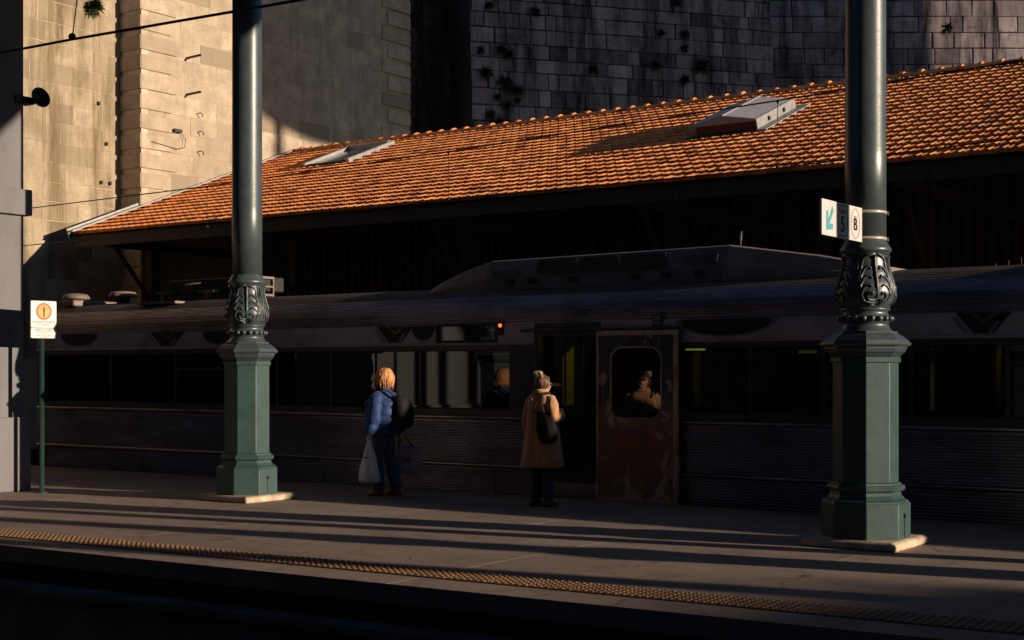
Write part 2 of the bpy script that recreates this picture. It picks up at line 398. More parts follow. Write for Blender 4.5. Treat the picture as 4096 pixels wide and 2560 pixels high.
def platform(name, y0, y1, x0, x1, joints_y, panel, mat_, seed, over=.10):
    rnd = random.Random(seed); f = skew if name == 'platform' else (lambda x, y: y)
    b = MB(); sbox(b, x0, x1, y0+over, y1-over, -1.10, -.16, f); root = struct(b.build(name, M['wallconc']))
    ys = [y0]+joints_y+[y1]
    for k in range(len(ys)-1):
        x = x0+panel*rnd.random()*.5
        xs = [x0]
        while x < x1-.5: xs.append(x); x += panel*rnd.uniform(.92, 1.08)
        xs.append(x1)
        for i in range(len(xs)-1):
            b = MB(); sbox(b, xs[i]+.004, xs[i+1]-.004, ys[k]+.003, ys[k+1]-.003, -.155, 0, f)
            b.build('paving_slab', mat_, root)
    return root
PX0, PX1 = -46, 30
pf = platform('platform', 8.46, 16.14, PX0, PX1, [8.86, 9.32, 12.15], 4.3, M['concrete'], 3)
# ledge of the platform wall
b = MB(); sbox(b, PX0, PX1, 8.28, 8.555, -1.08, -.40, skew); lo = b.build('wall_ledge', M['wallconc'], pf, bevel=0)
for i in range(24):
    b = MB(); x = PX0+3.1*i+.2; sbox(b, x, x+3.08, 8.24, 8.58, -.398, -.34, skew); b.build('ledge_stone', M['wallconc'], pf)
# tactile strip of tiles
tb = MB(); tb.box(0, .394, 0, .394, 0, .006)
for i in range(6):
    for j in range(6):
        tb.lathe([(.021, .005), (.018, .012), (.010, .0165)], 8, (.033+i*.0656, .033+j*.0656))
tme = tb.mesh('tactile_tile'); tme.materials.append(M['tactile'])
strip = struct(bpy.data.objects.new('tactile_strip', None)); col.objects.link(strip); strip.location = (0, 8.9, .004)
for i in range(104):
    xt = -36+i*.4; link('tactile_tile', tme, strip, Matrix.Translation((xt, skew(xt, 8.9)-8.9, 0)) @ Matrix.Rotation(math.atan(KS) if -16 < xt < 2 else 0, 4, 'Z'))
np_ = platform('opposite_platform', -9, 5.25, PX0, PX1, [-4, 0.8, 4.4], 5.0, M['concrete'], 5)
sp = platform('shed_platform', 19.45, 40, PX0, 12, [24, 30], 6.0, M['concrete'], 8)
def track(yc, idx):
    b = MB(); b.box(PX0, PX1, yc-1.35, yc+1.35, -1.11, -1.0); tb_ = struct(b.build('track_bed', M['ballast']))
    for k in range(0, 120):
        x = PX0+.3+k*.63
        if x > PX1-1: break
        b = MB(); b.box(x, x+.24, yc-1.25, yc+1.25, -1.0, -.93); b.build('sleeper', M['sleeper'], tb_)
    for s in (-1, 1):
        y = yc+s*.834
        pr = [(y-.07, -.928), (y+.07, -.928), (y+.012, -.90), (y+.012, -.82), (y+.035, -.81), (y+.035, -.775), (y-.035, -.775), (y-.035, -.81), (y-.012, -.82), (y-.012, -.90)]
        b = MB(); b.extrude_x(pr, PX0, PX1, True); b.build('rail', M['rail'], tb_)
track(6.9, 0); track(TY+1.45, 1)

# ------------------------------------------------------------------ stone walls
def stone_mesh(seed, mat_):
    rnd = random.Random(seed); bm = bmesh.new(); bmesh.ops.create_cube(bm, size=1)
    bmesh.ops.bevel(bm, geom=list(bm.edges), offset=.014 if mat_.name[0] in 'as' and mat_.name[1] != 'o' else .03, segments=1, affect='EDGES')
    for v in bm.verts: v.co += Vector((rnd.uniform(-.008, .008), rnd.uniform(-.012, .012), rnd.uniform(-.012, .012)))
    me = bpy.data.meshes.new('stone_block'); bm.to_mesh(me); bm.free(); me.materials.append(mat_); return me
SM = {k: [stone_mesh(i, M[k]) for i in range(5)] for k in ('lit_stone', 'dark_stone', 'niche_stone', 'streak_stone')}
def stone_wall(name, label, O, u, length, z0, z1, course, wavg, mkey, mortar, batter=0., seed=1, visible=None, depth=.35, gap=.012, wmin=.6, wmax=1.4, thick=1.2):
    """u horizontal direction, wall faces n (to the right-hand side of u turned towards the camera)"""
    rnd = random.Random(seed); u = Vector(u).normalized(); up = Vector((0, 0, 1)); n = u.cross(up)   # n points to the viewer
    root = thing(name, label, 'wall', O)
    tb_ = math.tan(batter)
    rotm = Matrix((u, -n, up)).transposed().to_4x4() @ Matrix.Rotation(-batter, 4, 'X')
    b = MB(); b.box(0, length, 0.03 if mkey not in ('lit_stone', 'streak_stone') else .006, thick, -z0 if batter == 0 else 0, (z1-z0)); b.build('core', mortar, root, Matrix.Translation((0, 0, z0-O[2])) @ rotm)
    z = z0; k = 0
    while z < z1-.1:
        h = course*rnd.uniform(.93, 1.07) if batter == 0 else course*rnd.uniform(.84, 1.16); x = -rnd.random()*wavg*.5; first = True
        while x < length:
            w = wavg*rnd.uniform(wmin, wmax); a = max(x, 0); e = min(x+w, length)
            if length-e < .25: e = length
            if e-a > .12 and (visible is None or visible(Vector(O)+u*(a+e)/2, z+h/2)):
                cx, cz = (a+e)/2, (z-z0)+h/2
                mt = Matrix.Translation((0, 0, z0-O[2])) @ rotm @ Matrix.Translation((cx, depth/2-rnd.uniform(0, .018 if mkey not in ('lit_stone', 'streak_stone') else .006), cz)) @ Matrix.Rotation(math.pi*rnd.randint(0, 1), 4, 'Y') @ Matrix.Diagonal((e-a-gap*rnd.uniform(.5, 2.), depth, h-gap*rnd.uniform(.5, 2.), 1))
                link('stone_block', rnd.choice(SM[mkey]), root, mt)
            x = e
        z += h; k += 1
    return root, rotm
XW = -26.0
roofz = lambda y: 4.75+(y-20)*.3853
def vis_left(p, z): return z > roofz(p.y)-.7 if p.y > 20.2 else z > 2.0
# far plain bay left of the pilaster, main face, dark niche and buttresses
stone_wall('retaining_wall', 'sunlit granite retaining wall bay with water streaks beside grey pillar', (XW-.7, 15.0, 0), (0, 1, 0), 6.95, 2.0, 12.6, .457, .95, 'streak_stone', M['mortar'], 0, 11, vis_left, gap=.006)
lw, _ = stone_wall('retaining_wall', 'tall ashlar wall above the tile roof with iron hooks and quoined corner', (XW, 22.0, 0), (0, 1, 0), 9.55, 4.6, 12.9, .457, .85, 'lit_stone', M['mortar'], 0, 12, vis_left, gap=.006, wmin=.7, wmax=1.35)
# quoins of the front corner and of the far corner
qb = bmesh.new(); bmesh.ops.create_cube(qb, size=1)
bmesh.ops.bevel(qb, geom=list(qb.edges), offset=.03, segments=1, affect='EDGES')
qme = bpy.data.meshes.new('quoin_stone'); qb.to_mesh(qme); qb.free(); qme.materials.append(M['lit_stone'])
b = MB(); b.box(XW-1.2, XW+.006, 21.82, 22.02, 3.0, 13.0); b.build('corner_pier', M['mortar'], lw, Matrix.Translation((-XW, -22.0, 0)))
for k in range(22):
    z = 3.2+k*.457; L = 1.06 if k % 2 else .91
    x0, x1, y0, y1 = XW-.73, XW+.035, 21.78, 21.8+L
    link('quoin_stone', qme, lw, Matrix.Translation(((x0+x1)/2-XW, (y0+y1)/2-22.0, z+.2)) @ Matrix.Diagonal((x1-x0, y1-y0, .345, 1)))
for k in range(12):
    z = 7.8+k*.457; L = 1.25 if k % 2 else 1.0
    link('quoin_stone', qme, lw, Matrix.Translation((.02-.2, 31.55-L/2-22.0, z+.2)) @ Matrix.Diagonal((.45, L, .36, 1)))
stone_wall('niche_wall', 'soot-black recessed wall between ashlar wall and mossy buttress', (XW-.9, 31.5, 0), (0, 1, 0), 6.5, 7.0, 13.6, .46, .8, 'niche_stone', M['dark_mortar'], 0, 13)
BU = Vector((.631, .776, 0)); p0 = ray(1893)*41.0
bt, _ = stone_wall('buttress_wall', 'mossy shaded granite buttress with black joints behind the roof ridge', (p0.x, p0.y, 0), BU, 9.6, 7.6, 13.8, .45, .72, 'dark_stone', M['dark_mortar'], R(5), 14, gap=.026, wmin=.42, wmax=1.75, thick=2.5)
p1 = ray(3000)*46.5
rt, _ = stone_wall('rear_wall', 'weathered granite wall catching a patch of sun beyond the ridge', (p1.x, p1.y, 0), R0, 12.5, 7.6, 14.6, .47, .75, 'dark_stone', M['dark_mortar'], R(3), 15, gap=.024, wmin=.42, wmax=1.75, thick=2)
# iron hooks and fixings on the lit wall
def on_left(px, py, x=XW):
    y = onX(px, x); return y, zat(py, dep(x, y))
for (px, py, wh) in ((750, 232, 'upper'), (750, 378, 'lower')):
    y, z = on_left(px, py); b = MB()
    b.tube([(XW-.02, y, z), (XW+.42, y+.02, z+.02), (XW+.46, y+.02, z+.01)], [.03, .03, .02], 8); o = b.build('iron_bracket', M['iron'])
    tag(o, wh+' of two short black iron stubs sticking out of the sunlit ashlar wall', 'bracket', 'iron stubs on the ashlar wall')
for (px, py, wh) in ((790, 455, 'highest'), (793, 528, 'middle'), (793, 607, 'lowest')):
    y, z = on_left(px, py); b = MB()
    b.tube([(XW-.02, y, z), (XW+.12, y, z+.01), (XW+.13, y+.05, z-.02), (XW+.11, y+.08, z-.08)], .012, 6); o = b.build('wall_hook', M['iron'])
    tag(o, wh+' of three small bent iron hooks below the black stubs on the ashlar wall', 'hook', 'hooks on the ashlar wall')
y, z = on_left(700, 522); b = MB(); b.box(XW+.01, XW+.12, y-.10, y+.14, z-.05, z+.03)
lampb = b.build('bracket_lamp', M['iron'], bevel=.01); tag(lampb, 'small dark lamp box with drooping cable on quoined corner', 'lamp')
b = MB(); b.tube([(XW+.05, y+.12, z-.02), (XW+.09, y+.26, z-.18), (XW+.07, y+.24, z-.38), (XW+.05, y+.02, z-.44), (XW+.05, y-.75, z-.36)], .008, 5); b.build('cable', M['iron'], lampb)
for (px, py) in ((393, 412), (424, 574), (403, 728), (438, 732)):
    y, z = on_left(px, py, XW-.7); b = MB(); b.box(XW-.7, XW-.63, y-.03, y+.03, z-.05, z+.03); o = b.build('wall_clip', M['iron'], bevel=.008)
    tag(o, 'tiny dark cable clip on the streaked wall bay', 'clip', 'cable clips on the wall')
# ferns growing from joints
def fern(x, y, z, r, n, nrm, seed):
    rnd = random.Random(seed); b = MB(); nrm = Vector(nrm).normalized()
    for k in range(n):
        d = (nrm*rnd.uniform(.3, 1)+Vector((rnd.uniform(-1, 1), rnd.uniform(-1, 1), rnd.uniform(-1.1, .6)))).normalized()
        L = r*rnd.uniform(.5, 1.15); s = d.cross(Vector((0, 0, 1))).normalized(); base = Vector((0, 0, 0)); w = L*.13
        p = [base, base+d*L*.5+Vector((0, 0, .12*L)), base+d*L+Vector((0, 0, -.25*L))]
        b.add([p[0], p[1]-s*w, p[2], p[1]+s*w], [(0, 1, 2), (0, 2, 3)])
        for q in (.35, .6, .8):
            c = base+d*L*q+Vector((0, 0, .08*L))
            for sg in (-1, 1):
                t = c+s*sg*L*.26+d*L*.12; b.add([c, c+d*L*.1, t], [(0, 1, 2)])
    o = b.build('wall_fern', M['leaf'], None, Matrix.Translation((x, y, z))); return o
y, z = on_left(365, 20, XW-.7)
tag(fern(XW-.66, y, z, .30, 60, (1, 0, 0), 5), 'bright green fern tuft on the sunlit wall beside the dropper wire', 'plant')
bn = BU.cross(Vector((0, 0, 1)))
def on_butt(px, py):
    # intersection with the buttress plane (battered)
    d = ray(px); P = Vector((p0.x, p0.y, 0)); t = (P.dot(bn))/d.dot(bn); z = zat(py, t)
    off = -(z-7.6)*math.tan(R(5)); t = (P.dot(bn)+off)/d.dot(bn); q = d*t; return q.x, q.y, zat(py, t)
for i, (px, py, r) in enumerate(((1952, 20, .16), (1920, 200, .16), (2005, 200, .2), (2035, 218, .16), (1943, 290, .22), (2020, 330, .28), (2068, 360, .24), (1988, 388, .14), (2070, 400, .12), (2028, 420, .16), (1962, 458, .18), (1998, 488, .22), (2140, 45, .18), (2640, 132, .16), (2735, 138, .18), (2735, 192, .18), (2800, 262, .3), (2620, 262, .2), (2370, 275, .2), (2735, 318, .2), (2710, 10, .16))):
    x, y, z = on_butt(px, py); o = fern(x+bn.x*.03, y+bn.y*.03, z, r*1.15, 60, bn, 20+i)
    tag(o, 'dark tuft of weeds rooted in a joint of the mossy buttress', 'plant', 'weeds on the buttress')
pr = ray(3785)*46.2; o = fern(pr.x, pr.y, zat(112, 46.2), .28, 40, -V0, 77); tag(o, 'dark round weed on the weathered rear wall', 'plant')

# ------------------------------------------------------------------ tile roofed shed
EY, EZ, RY_, RZ_ = 20.0, 4.75, 26.8, 7.37
XE = 9.0
pitch = math.atan2(RZ_-EZ, RY_-EY); SL = math.hypot(RY_-EY, RZ_-EZ)
shed = thing('platform_shed', 'long open shed with orange terracotta tile roof behind the train', 'shed', (XW, EY, 0))
S0 = Matrix.Translation((-XW, -EY, 0))
roof = MB(); roof.add([(XW, EY, EZ-.05), (XE, EY, EZ-.05), (XE, RY_, RZ_-.05), (XW, RY_, RZ_-.05), (XW, 33.4, EZ-.05), (XE, 33.4, EZ-.05),
    (XW, EY, EZ-.17), (XE, EY, EZ-.17), (XE, RY_, RZ_-.17), (XW, RY_, RZ_-.17), (XW, 33.4, EZ-.17), (XE, 33.4, EZ-.17)],
    [(0, 1, 2, 3), (3, 2, 5, 4), (7, 6, 9, 8), (8, 9, 10, 11), (0, 6, 7, 1), (1, 7, 8, 2), (2, 8, 11, 5), (4, 10, 9, 3), (3, 9, 6, 0), (5, 11, 10, 4)])
roofo = roof.build('roof', M['timber'], shed, S0)
TW, TE = .205, .335
prof = [(0, 0), (.012, .005), (.03, .026), (.052, .034), (.078, .031), (.098, .009), (.118, .004), (.132, .023), (.146, .028), (.160, .022), (.172, .004), (.205, .0)]
def tile_geo():
    n = len(prof); vs = []
    for y, lift in ((0, .044), (.395, .0)):
        vs += [(x, y, z+lift) for x, z in prof]
    vs += [(x, .004, z*.25-.004) for x, z in prof]
    fs = [(i, i+1, n+i+1, n+i) for i in range(n-1)]+[(2*n+i, 2*n+i+1, i+1, i) for i in range(n-1)]
    return vs, fs
tv, tf = tile_geo()
b = MB(); b.add(tv, tf); tile_me = b.mesh('roof_tile'); tile_me.materials.append(M['tile'])
TM = Matrix.Translation((XW, EY-.06, EZ-.02)) @ Matrix.Rotation(pitch, 4, 'X')
cols = int((XE-XW-.05)/TW); rows = int(SL/TE)+1
rnd = random.Random(4)
def sky_hole(xc, yc):
    for (a0, a1, c0, c1) in SKYL:
        if a0 < xc < a1 and c0 < yc < c1: return True
    return False
# skylights in roof coordinates (X, distance up the slope)
def roof_hit(px, py):
    d = ray(px); lo_, hi_ = 15., 60.
    # plane: z = EZ + (y-EY)*k
    k = math.tan(pitch); t = (EZ-k*EY-1.7)/((HZ-py)/F-k*d.y); q = d*t
    return q.x, (q.y-EY)/math.cos(pitch)
s1 = [roof_hit(*p) for p in ((1232, 675), (1400, 655), (1580, 588), (1425, 605))]
s2 = [roof_hit(*p) for p in ((2790, 555), (3040, 522), (3160, 455), (2950, 480))]
print('skylights', s1, s2)
A0 = (sum(p[0] for p in s1[::3])/2+0, (s1[0][1]+s1[1][1])/2); 
SK1 = (min(s1[0][0], s1[3][0]), max(s1[1][0], s1[2][0]), min(s1[0][1], s1[1][1]), max(s1[2][1], s1[3][1]))
SK2 = (min(s2[0][0], s2[3][0]), max(s2[1][0], s2[2][0]), min(s2[0][1], s2[1][1]), max(s2[2][1], s2[3][1]))
SK1 = (s1[0][0], s1[1][0], s1[0][1], s1[2][1]); SK2 = (s2[0][0], s2[1][0], s2[0][1], s2[2][1])
SKYL = [SK1, SK2]
cand = []
for i in range(cols):
    for j in range(rows):
        x = XW+i*TW+TW/2; y = j*TE
        if sky_hole(x, y+.12): continue
        P = TM @ Vector((i*TW, y, 0)); d = dep(P.x, P.y); px = 2048+F*(R0.x*P.x+R0.y*P.y)/d
        inside = px < 4110 and not (3390 < px < 3545)
        cand.append((0 if inside else 1, d, i, j))
cand.sort()
stuff = MB()
for q, (o_, d, i, j) in enumerate(cand):
    jit = Matrix.Translation((i*TW+rnd.uniform(-.004, .004), j*TE+rnd.uniform(-.008, .008), rnd.uniform(0, .005))) @ Matrix.Rotation(rnd.gauss(0, .008), 4, 'Z') @ Matrix.Rotation(rnd.gauss(0, .006), 4, 'X')
    if q < 298: link('roof_tile', tile_me, roofo, TM @ jit)
    else:
        mm = TM @ jit; stuff.add([mm @ Vector(v) for v in tv], tf)
stuff.build('roof_tiles', M['tile'], roofo, kind='stuff')
# ridge tiles: half barrels with a raised collar
rb = MB()
def half(r, y0, y1):
    n = 9; vs = []
    for x in (y0, y1):
        for i in range(n):
            a = math.pi*i/(n-1); vs.append((x, r*math.cos(a), r*math.sin(a)*.8))
    rb.add(vs, [(i, i+1, n+i+1, n+i) for i in range(n-1)], True); rb.add(vs, [tuple(range(n)), tuple(range(n, 2*n))[::-1]])
half(.115, 0, .40); half(.152, .32, .40)
rme = rb.mesh('ridge_tile'); rme.materials.append(M['tile'])
k = 0; x = XW
while x < XE-.38:
    link('ridge_tile', rme, roofo, Matrix.Translation((x, RY_, RZ_+.02+rnd.uniform(-.006, .006))) @ Matrix.Rotation(rnd.uniform(-.015, .015), 4, 'Z')); x += .378
# rake flashing against the wall, gutter board, beams, posts
b = MB(); Rm = Matrix.Translation((XW-.02, EY-.12, EZ+.0)) @ Matrix.Rotation(pitch, 4, 'X')
b.box(-.02, .16, -.05, SL+.1, .045, .075, Rm); b.box(-.05, -.02, -.05, SL+.1, -.1, .12, Rm); b.build('rake_flashing', M['zinc'], roofo)
b = MB(); b.box(XW, XE, EY-.02, EY+.04, EZ-.30, EZ-.175); b.build('fascia_board', M['timber'], roofo)
px_posts = [XW+1.0+4.4*i for i in range(8)]
for x in px_posts:
    b = MB(); b.box(x-.11, x+.11, 21.2, 21.42, 0, roofz(21.3)-.18); b.build('post', M['timber'], shed, S0, bevel=.01)
    b = MB(); b.box(x-.06, x+.06, EY+.06, 30, EZ-.34, EZ-.18) ; b.build('tie_beam', M['timber'], shed, S0)
    b = MB(); b.tube([(x, 21.25, 3.3), (x, 20.2, 4.5)], .06, 4); b.build('brace', M['timber'], shed, S0)
b = MB(); b.box(XW, XE, 21.24, 21.38, 4.72, 4.90); b.build('purlin', M['timber'], shed, S0)
b = MB(); b.box(XW, XE, 27.3, 27.5, 0, 5.9); b.build('rear_wall_panel', M['timber'], shed, S0)
# slatted screen
sl_me = MB(); sl_me.box(-.055, .055, -.015, .015, 0, 1); sl_m = sl_me.mesh('slat'); sl_m.materials.append(M['slat'])
for i in range(164):
    x = XW+.6+i*.212
    if x > XE: break
    link('slat', sl_m, shed, S0 @ Matrix.Translation((x, 24.6, .9)) @ Matrix.Diagonal((1, 1, 4.9+rnd.uniform(-.02, .02), 1)))
for z in (1.3, 3.2, 5.0):
    b = MB(); b.box(XW, XE, 24.63, 24.72, z, z+.12); b.build('rail_board', M['timber'], shed, S0)
b = MB(); b.box(XW, XE, 24.4, 24.8, 0, .9); b.build('low_wall', M['wallconc'], shed, S0)
# skylights
def skylight(sk, raised, label):
    a0, a1, c0, c1 = sk; w = a1-a0; L = c1-c0
    base = Matrix.Translation((XW, EY, EZ)) @ Matrix.Rotation(pitch, 4, 'X') @ Matrix.Translation((a0-XW, c0, 0))
    root = thing('roof_skylight', label, 'skylight'); root.matrix_world = base
    if not raised:
        b = MB(); b.box(0, w, 0, L, .02, .075); b.build('pane', M['skyglass'], root, bevel=.004)
        for q in ((-.09, .02, -.08, L+.08), (w-.02, w+.09, -.08, L+.08)):
            b = MB(); b.box(q[0], q[1], q[2], q[3], .02, .15); b.build('frame', M['zinc'], root, bevel=.01)
        b = MB(); b.box(.021, w-.021, L-.06, L+.08, .02, .17); b.build('frame', M['zinc'], root, bevel=.01)
        b = MB(); b.box(.021, w-.021, -.08, .05, .02, .10); b.build('frame', M['black'], root, bevel=.01)
    else:
        h = .22
        for (x0, x1, y0, y1) in ((0, .05, 0, L), (w-.05, w, 0, L), (.051, w-.051, 0, .05), (.051, w-.051, L-.05, L)):
            b = MB(); b.box(x0, x1, y0, y1, .0, h); b.build('kerb', M['curb'], root, bevel=.008)
        # low hipped lid
        ov = .07; hy = .16
        vs = [(-ov, -ov, h+.002), (w+ov, -ov, h+.002), (w+ov, L+ov, h+.002), (-ov, L+ov, h+.002), (-ov, -ov, h+.04), (w+ov, -ov, h+.04), (w+ov, L+ov, h+.04), (-ov, L+ov, h+.04), (w*.5, -ov, h+hy), (w*.5, L+ov, h+hy)]
        b = MB(); b.add(vs, [(3, 2, 1, 0), (0, 1, 5, 8, 4), (2, 3, 7, 9, 6), (1, 2, 6, 5), (3, 0, 4, 7), (4, 8, 9, 7), (8, 5, 6, 9)]); b.build('lid', M['polycarb'], root)
        b = MB(); b.box(w*.5-.035, w*.5+.035, -ov-.02, L+ov+.02, h+hy-.012, h+hy+.012); b.build('ridge_cap', M['zinc'], root)
        b = MB(); b.box(w+ov+.002, w+ov+.03, -.12, L+.12, .06, h+.045); s_ = b.build('side_flashing', M['zinc'], root, bevel=.006)
        b = MB(); b.box(w+ov+.03, w+ov+.22, -.2, L+.35, .05, .085); b.build('apron', M['zinc'], root)
        b = MB(); b.box(-.12, w+.2, -.28, -.02, .045, .07); b.build('apron', M['black'], root)
        for q in (.25, .7):
            b = MB(); b.box(w+ov+.032, w+ov+.06, L*q-.03, L*q+.03, h-.09, h-.02); b.build('latch', M['black'], root)
    return root
skylight(SK1, False, 'flat skylight in zinc frame set into the orange tiles near the ridge')
skylight(SK2, True, 'raised skylight box with grey lid and brown kerb on the tile roof')

# ------------------------------------------------------------------ cast iron columns
OC = 1/math.cos(math.pi/8)
def octo(b, prof):   # prof of (half flat width, z)
    b.lathe([(r*OC, z) for r, z in prof], 8, smooth=False, phase=.5)
def bulb_r(z):
    pts = [(2.34, .235), (2.40, .272), (2.47, .288), (2.55, .278), (2.65, .245), (2.75, .218), (2.82, .212), (2.86, .218)]
    for (a, ra), (c, rc) in zip(pts, pts[1:]):
        if a <= z <= c: t = (z-a)/(c-a); t = t*t*(3-2*t); return ra+(rc-ra)*t
    return pts[0][1] if z < pts[0][0] else pts[-1][1]
def make_column(x, y, label, group='cast iron columns along the platform'):
    root = thing('iron_column', label, 'column', (x, y, 0), 0, group)
    b = MB(); s = .475; c = .06
    b.add([(-s, -s, 0), (s, -s, 0), (s, s, 0), (-s, s, 0), (-s, -s, .06), (s, -s, .06), (s, s, .06), (-s, s, .06), (-s+.04, -s+.04, .085), (s-.04, -s+.04, .085), (s-.04, s-.04, .085), (-s+.04, s-.04, .085)],
          [(3, 2, 1, 0), (0, 1, 5, 4), (1, 2, 6, 5), (2, 3, 7, 6), (3, 0, 4, 7), (4, 5, 9, 8), (5, 6, 10, 9), (6, 7, 11, 10), (7, 4, 8, 11), (8, 9, 10, 11)])
    b.build('plinth_slab', M['plinth'], root, bevel=.012)
    b = MB(); octo(b, [(.398, .08), (.398, .415), (.392, .43)]); base = b.build('base_block', M['green'], root, bevel=.006)
    b = MB(); b.box(.399, .404, -.02, -.008, .10, .30); b.sphere((.405, -.014, .31), .022, 8, 5); b.build('drain_pipe', M['iron'], base)
    b = MB(); octo(b, [(.385, .43), (.38, .445), (.345, .465), (.318, .50), (.312, .53), (.335, .537), (.350, .555), (.352, .575), (.340, .595), (.318, .60), (.315, .62), (.294, .625)]); b.build('lower_moulding', M['green'], root)
    b = MB(); octo(b, [(.2935, .624), (.2935, 1.80)]); b.build('pedestal', M['green'], root, bevel=.005)
    b = MB(); octo(b, [(.308, 1.795), (.312, 1.80), (.312, 1.845), (.305, 1.85)]); b.build('neck_band', M['green'], root)
    b = MB(); octo(b, [(.300, 1.85), (.318, 1.865), (.330, 1.88), (.352, 1.90), (.360, 1.925), (.366, 1.93), (.366, 1.95), (.392, 1.955), (.405, 1.975), (.402, 1.99), (.385, 1.995), (.383, 2.01), (.33, 2.055), (.29, 2.08), (.285, 2.085), (.285, 2.10), (.2, 2.105)]); b.build('cornice', M['slate'], root)
    b = MB(); b.lathe([(.27, 2.095), (.262, 2.105), (.235, 2.13), (.222, 2.16), (.220, 2.185), (.238, 2.19), (.238, 2.20), (.245, 2.205), (.245, 2.245), (.235, 2.25), (.222, 2.265), (.215, 2.285), (.222, 2.305), (.240, 2.31), (.240, 2.325), (.228, 2.33)], 40); neck = b.build('neck_ring', M['slate'], root)
    bd = MB(); bd.sphere((0, 0, 0), .029, 10, 6); bme = bd.mesh('bead'); bme.materials.append(M['slate'])
    for i in range(20):
        a = 2*math.pi*i/20; link('bead', bme, neck, Matrix.Translation((.25*math.cos(a), .25*math.sin(a), 2.226)))
    b = MB(); b.lathe([(.22, 2.33)]+[(bulb_r(2.33+.53*i/24), 2.33+.53*i/24) for i in range(25)], 40); bulb = b.build('bulb', M['slate'], root)
    # acanthus leaves in relief
    lf = MB()
    def on(a, z, lift=.004): r = bulb_r(z)+lift*.55; return Vector((r*math.cos(a), r*math.sin(a), z))
    def ln(pts, r0, r1): lf.tube([on(a*1.75, z, l) for a, z, l in pts], [1.15*(r0+(r1-r0)*i/(len(pts)-1)) for i in range(len(pts))], 6)
    ln([(0, 2.42, .006), (0, 2.55, .008), (0, 2.68, .010), (0, 2.80, .012), (0, 2.85, .03)], .011, .009)
    for s in (-1, 1):
        ln([(s*.04, 2.40, .004), (s*.17, 2.40, .006), (s*.20, 2.44, .01), (s*.15, 2.48, .012), (s*.10, 2.475, .012), (s*.09, 2.45, .01)], .012, .008)
        ln([(s*.05, 2.37, .004), (s*.26, 2.39, .006), (s*.31, 2.45, .01), (s*.26, 2.52, .012), (s*.15, 2.555, .013), (s*.10, 2.53, .012)], .012, .008)
        ln([(s*.30, 2.45, .004), (s*.33, 2.54, .006), (s*.26, 2.61, .012), (s*.13, 2.645, .013), (s*.09, 2.61, .01)], .013, .008)
        ln([(s*.33, 2.54, .004), (s*.33, 2.63, .006), (s*.26, 2.70, .012), (s*.14, 2.735, .013), (s*.10, 2.70, .01)], .013, .008)
        ln([(s*.05, 2.35, .002), (s*.36, 2.37, .005), (s*.39, 2.46, .006), (s*.37, 2.60, .006), (s*.33, 2.72, .006), (s*.30, 2.80, .008), (s*.16, 2.84, .02), (0, 2.855, .03)], .008, .012)
    for s in (-1, 1): ln([(s*.43, 2.36, .003), (s*.43, 2.5, .004), (s*.42, 2.65, .004), (s*.40, 2.83, .006)], .007, .006)
    lme = lf.mesh('acanthus_leaf'); lme.materials.append(M['slate'])
    for i in range(4): link('acanthus_leaf', lme, bulb, Matrix.Rotation(math.pi/2*i+math.pi/4, 4, 'Z'))
    b = MB(); b.lathe([(.215, 2.845), (.232, 2.86), (.232, 2.872), (.240, 2.875), (.250, 2.89), (.250, 2.912), (.240, 2.93), (.226, 2.935), (.226, 2.955), (.214, 2.965), (.205, 2.985), (.2, 3.0)], 40); b.build('collar_ring', M['slate'], root)
    b = MB(); b.lathe([(.2, 2.99), (.2, 3.9), (.1985, 3.905), (.197, 6.0), (.195, 8.4)], 40); b.build('shaft', M['slate'], root)
    return root
CX = [-5.285, -13.915, 3.34, 11.97]
c0 = make_column(CX[0], 13.47, 'green and slate cast iron column carrying the arrow sign')
for x, lab in ((CX[1], 'green and slate cast iron column between prohibition sign and blue-jacket traveller'), (CX[2], 'cast iron column next along the platform from the arrow sign column'), (CX[3], 'cast iron column two along the platform from the arrow sign column')):
    c = copy_tree(c0); c.location.x = x; c['label'] = lab
# slim mast whose shadow lies between the columns' shadows
b = MB(); b.lathe([(.26, 0), (.26, .03), (.16, .04), (.155, 8.4)], 20); mo = b.build('steel_mast', M['slate'], None, Matrix.Translation((0.4, 13.895, .004)))
tag(mo, 'plain slim round steel mast between two cast iron columns', 'mast')

# ------------------------------------------------------------------ arrow sign
SX, SY1, SY0, SZ0, SZ1 = -5.25, 13.262, 12.29, 2.966, 3.298
sg = thing('direction_sign', 'white and grey arrow sign reading Linha 5 and B on the column', 'sign', (SX, SY1, SZ0))
Ls = SY1-SY0; H = SZ1-SZ0
def panel(y0, y1, m): b = MB(); b.box(-.012, .012, y0-SY1, y1-SY1, 0, H); return b.build('panel', m, sg, bevel=.002)
ya, yb = SY0+Ls*.36, SY0+Ls*.645
panel(SY0, ya-.001, M['signwhite']); panel(ya+.001, yb-.001, M['signwhite']); panel(yb+.001, SY1, M['signwhite'])
TX = Matrix.Translation((.0135, 0, 0)) @ Matrix((( 0, 0, 1, 0), (1, 0, 0, 0), (0, 1, 0, 0), (0, 0, 0, 1)))   # text x -> +Y, y -> +Z, faces +X
def put_text(root, s, size, y, z, m, sx=1., x=None, bold=0):
    me = text_mesh(s, size).copy(); me.materials.clear(); me.materials.append(m)
    T = Matrix.Translation((0, y, z)) @ TX @ Matrix.Diagonal((sx, 1, 1, 1))
    if x is not None: T = Matrix.Translation((x, 0, 0)) @ T
    o = link('lettering', me, root, T)
    if bold:
        for k in (-1, 1): link('lettering', me, root, Matrix.Translation((0, k*bold, 0)) @ T)
    return o
ym = (ya+yb)/2-SY1; yB = (yb+SY1)/2-SY1; yA = (SY0+ya)/2-SY1
put_text(sg, 'Linha', .082, ym, H*.78, M['ink'], 1.0)
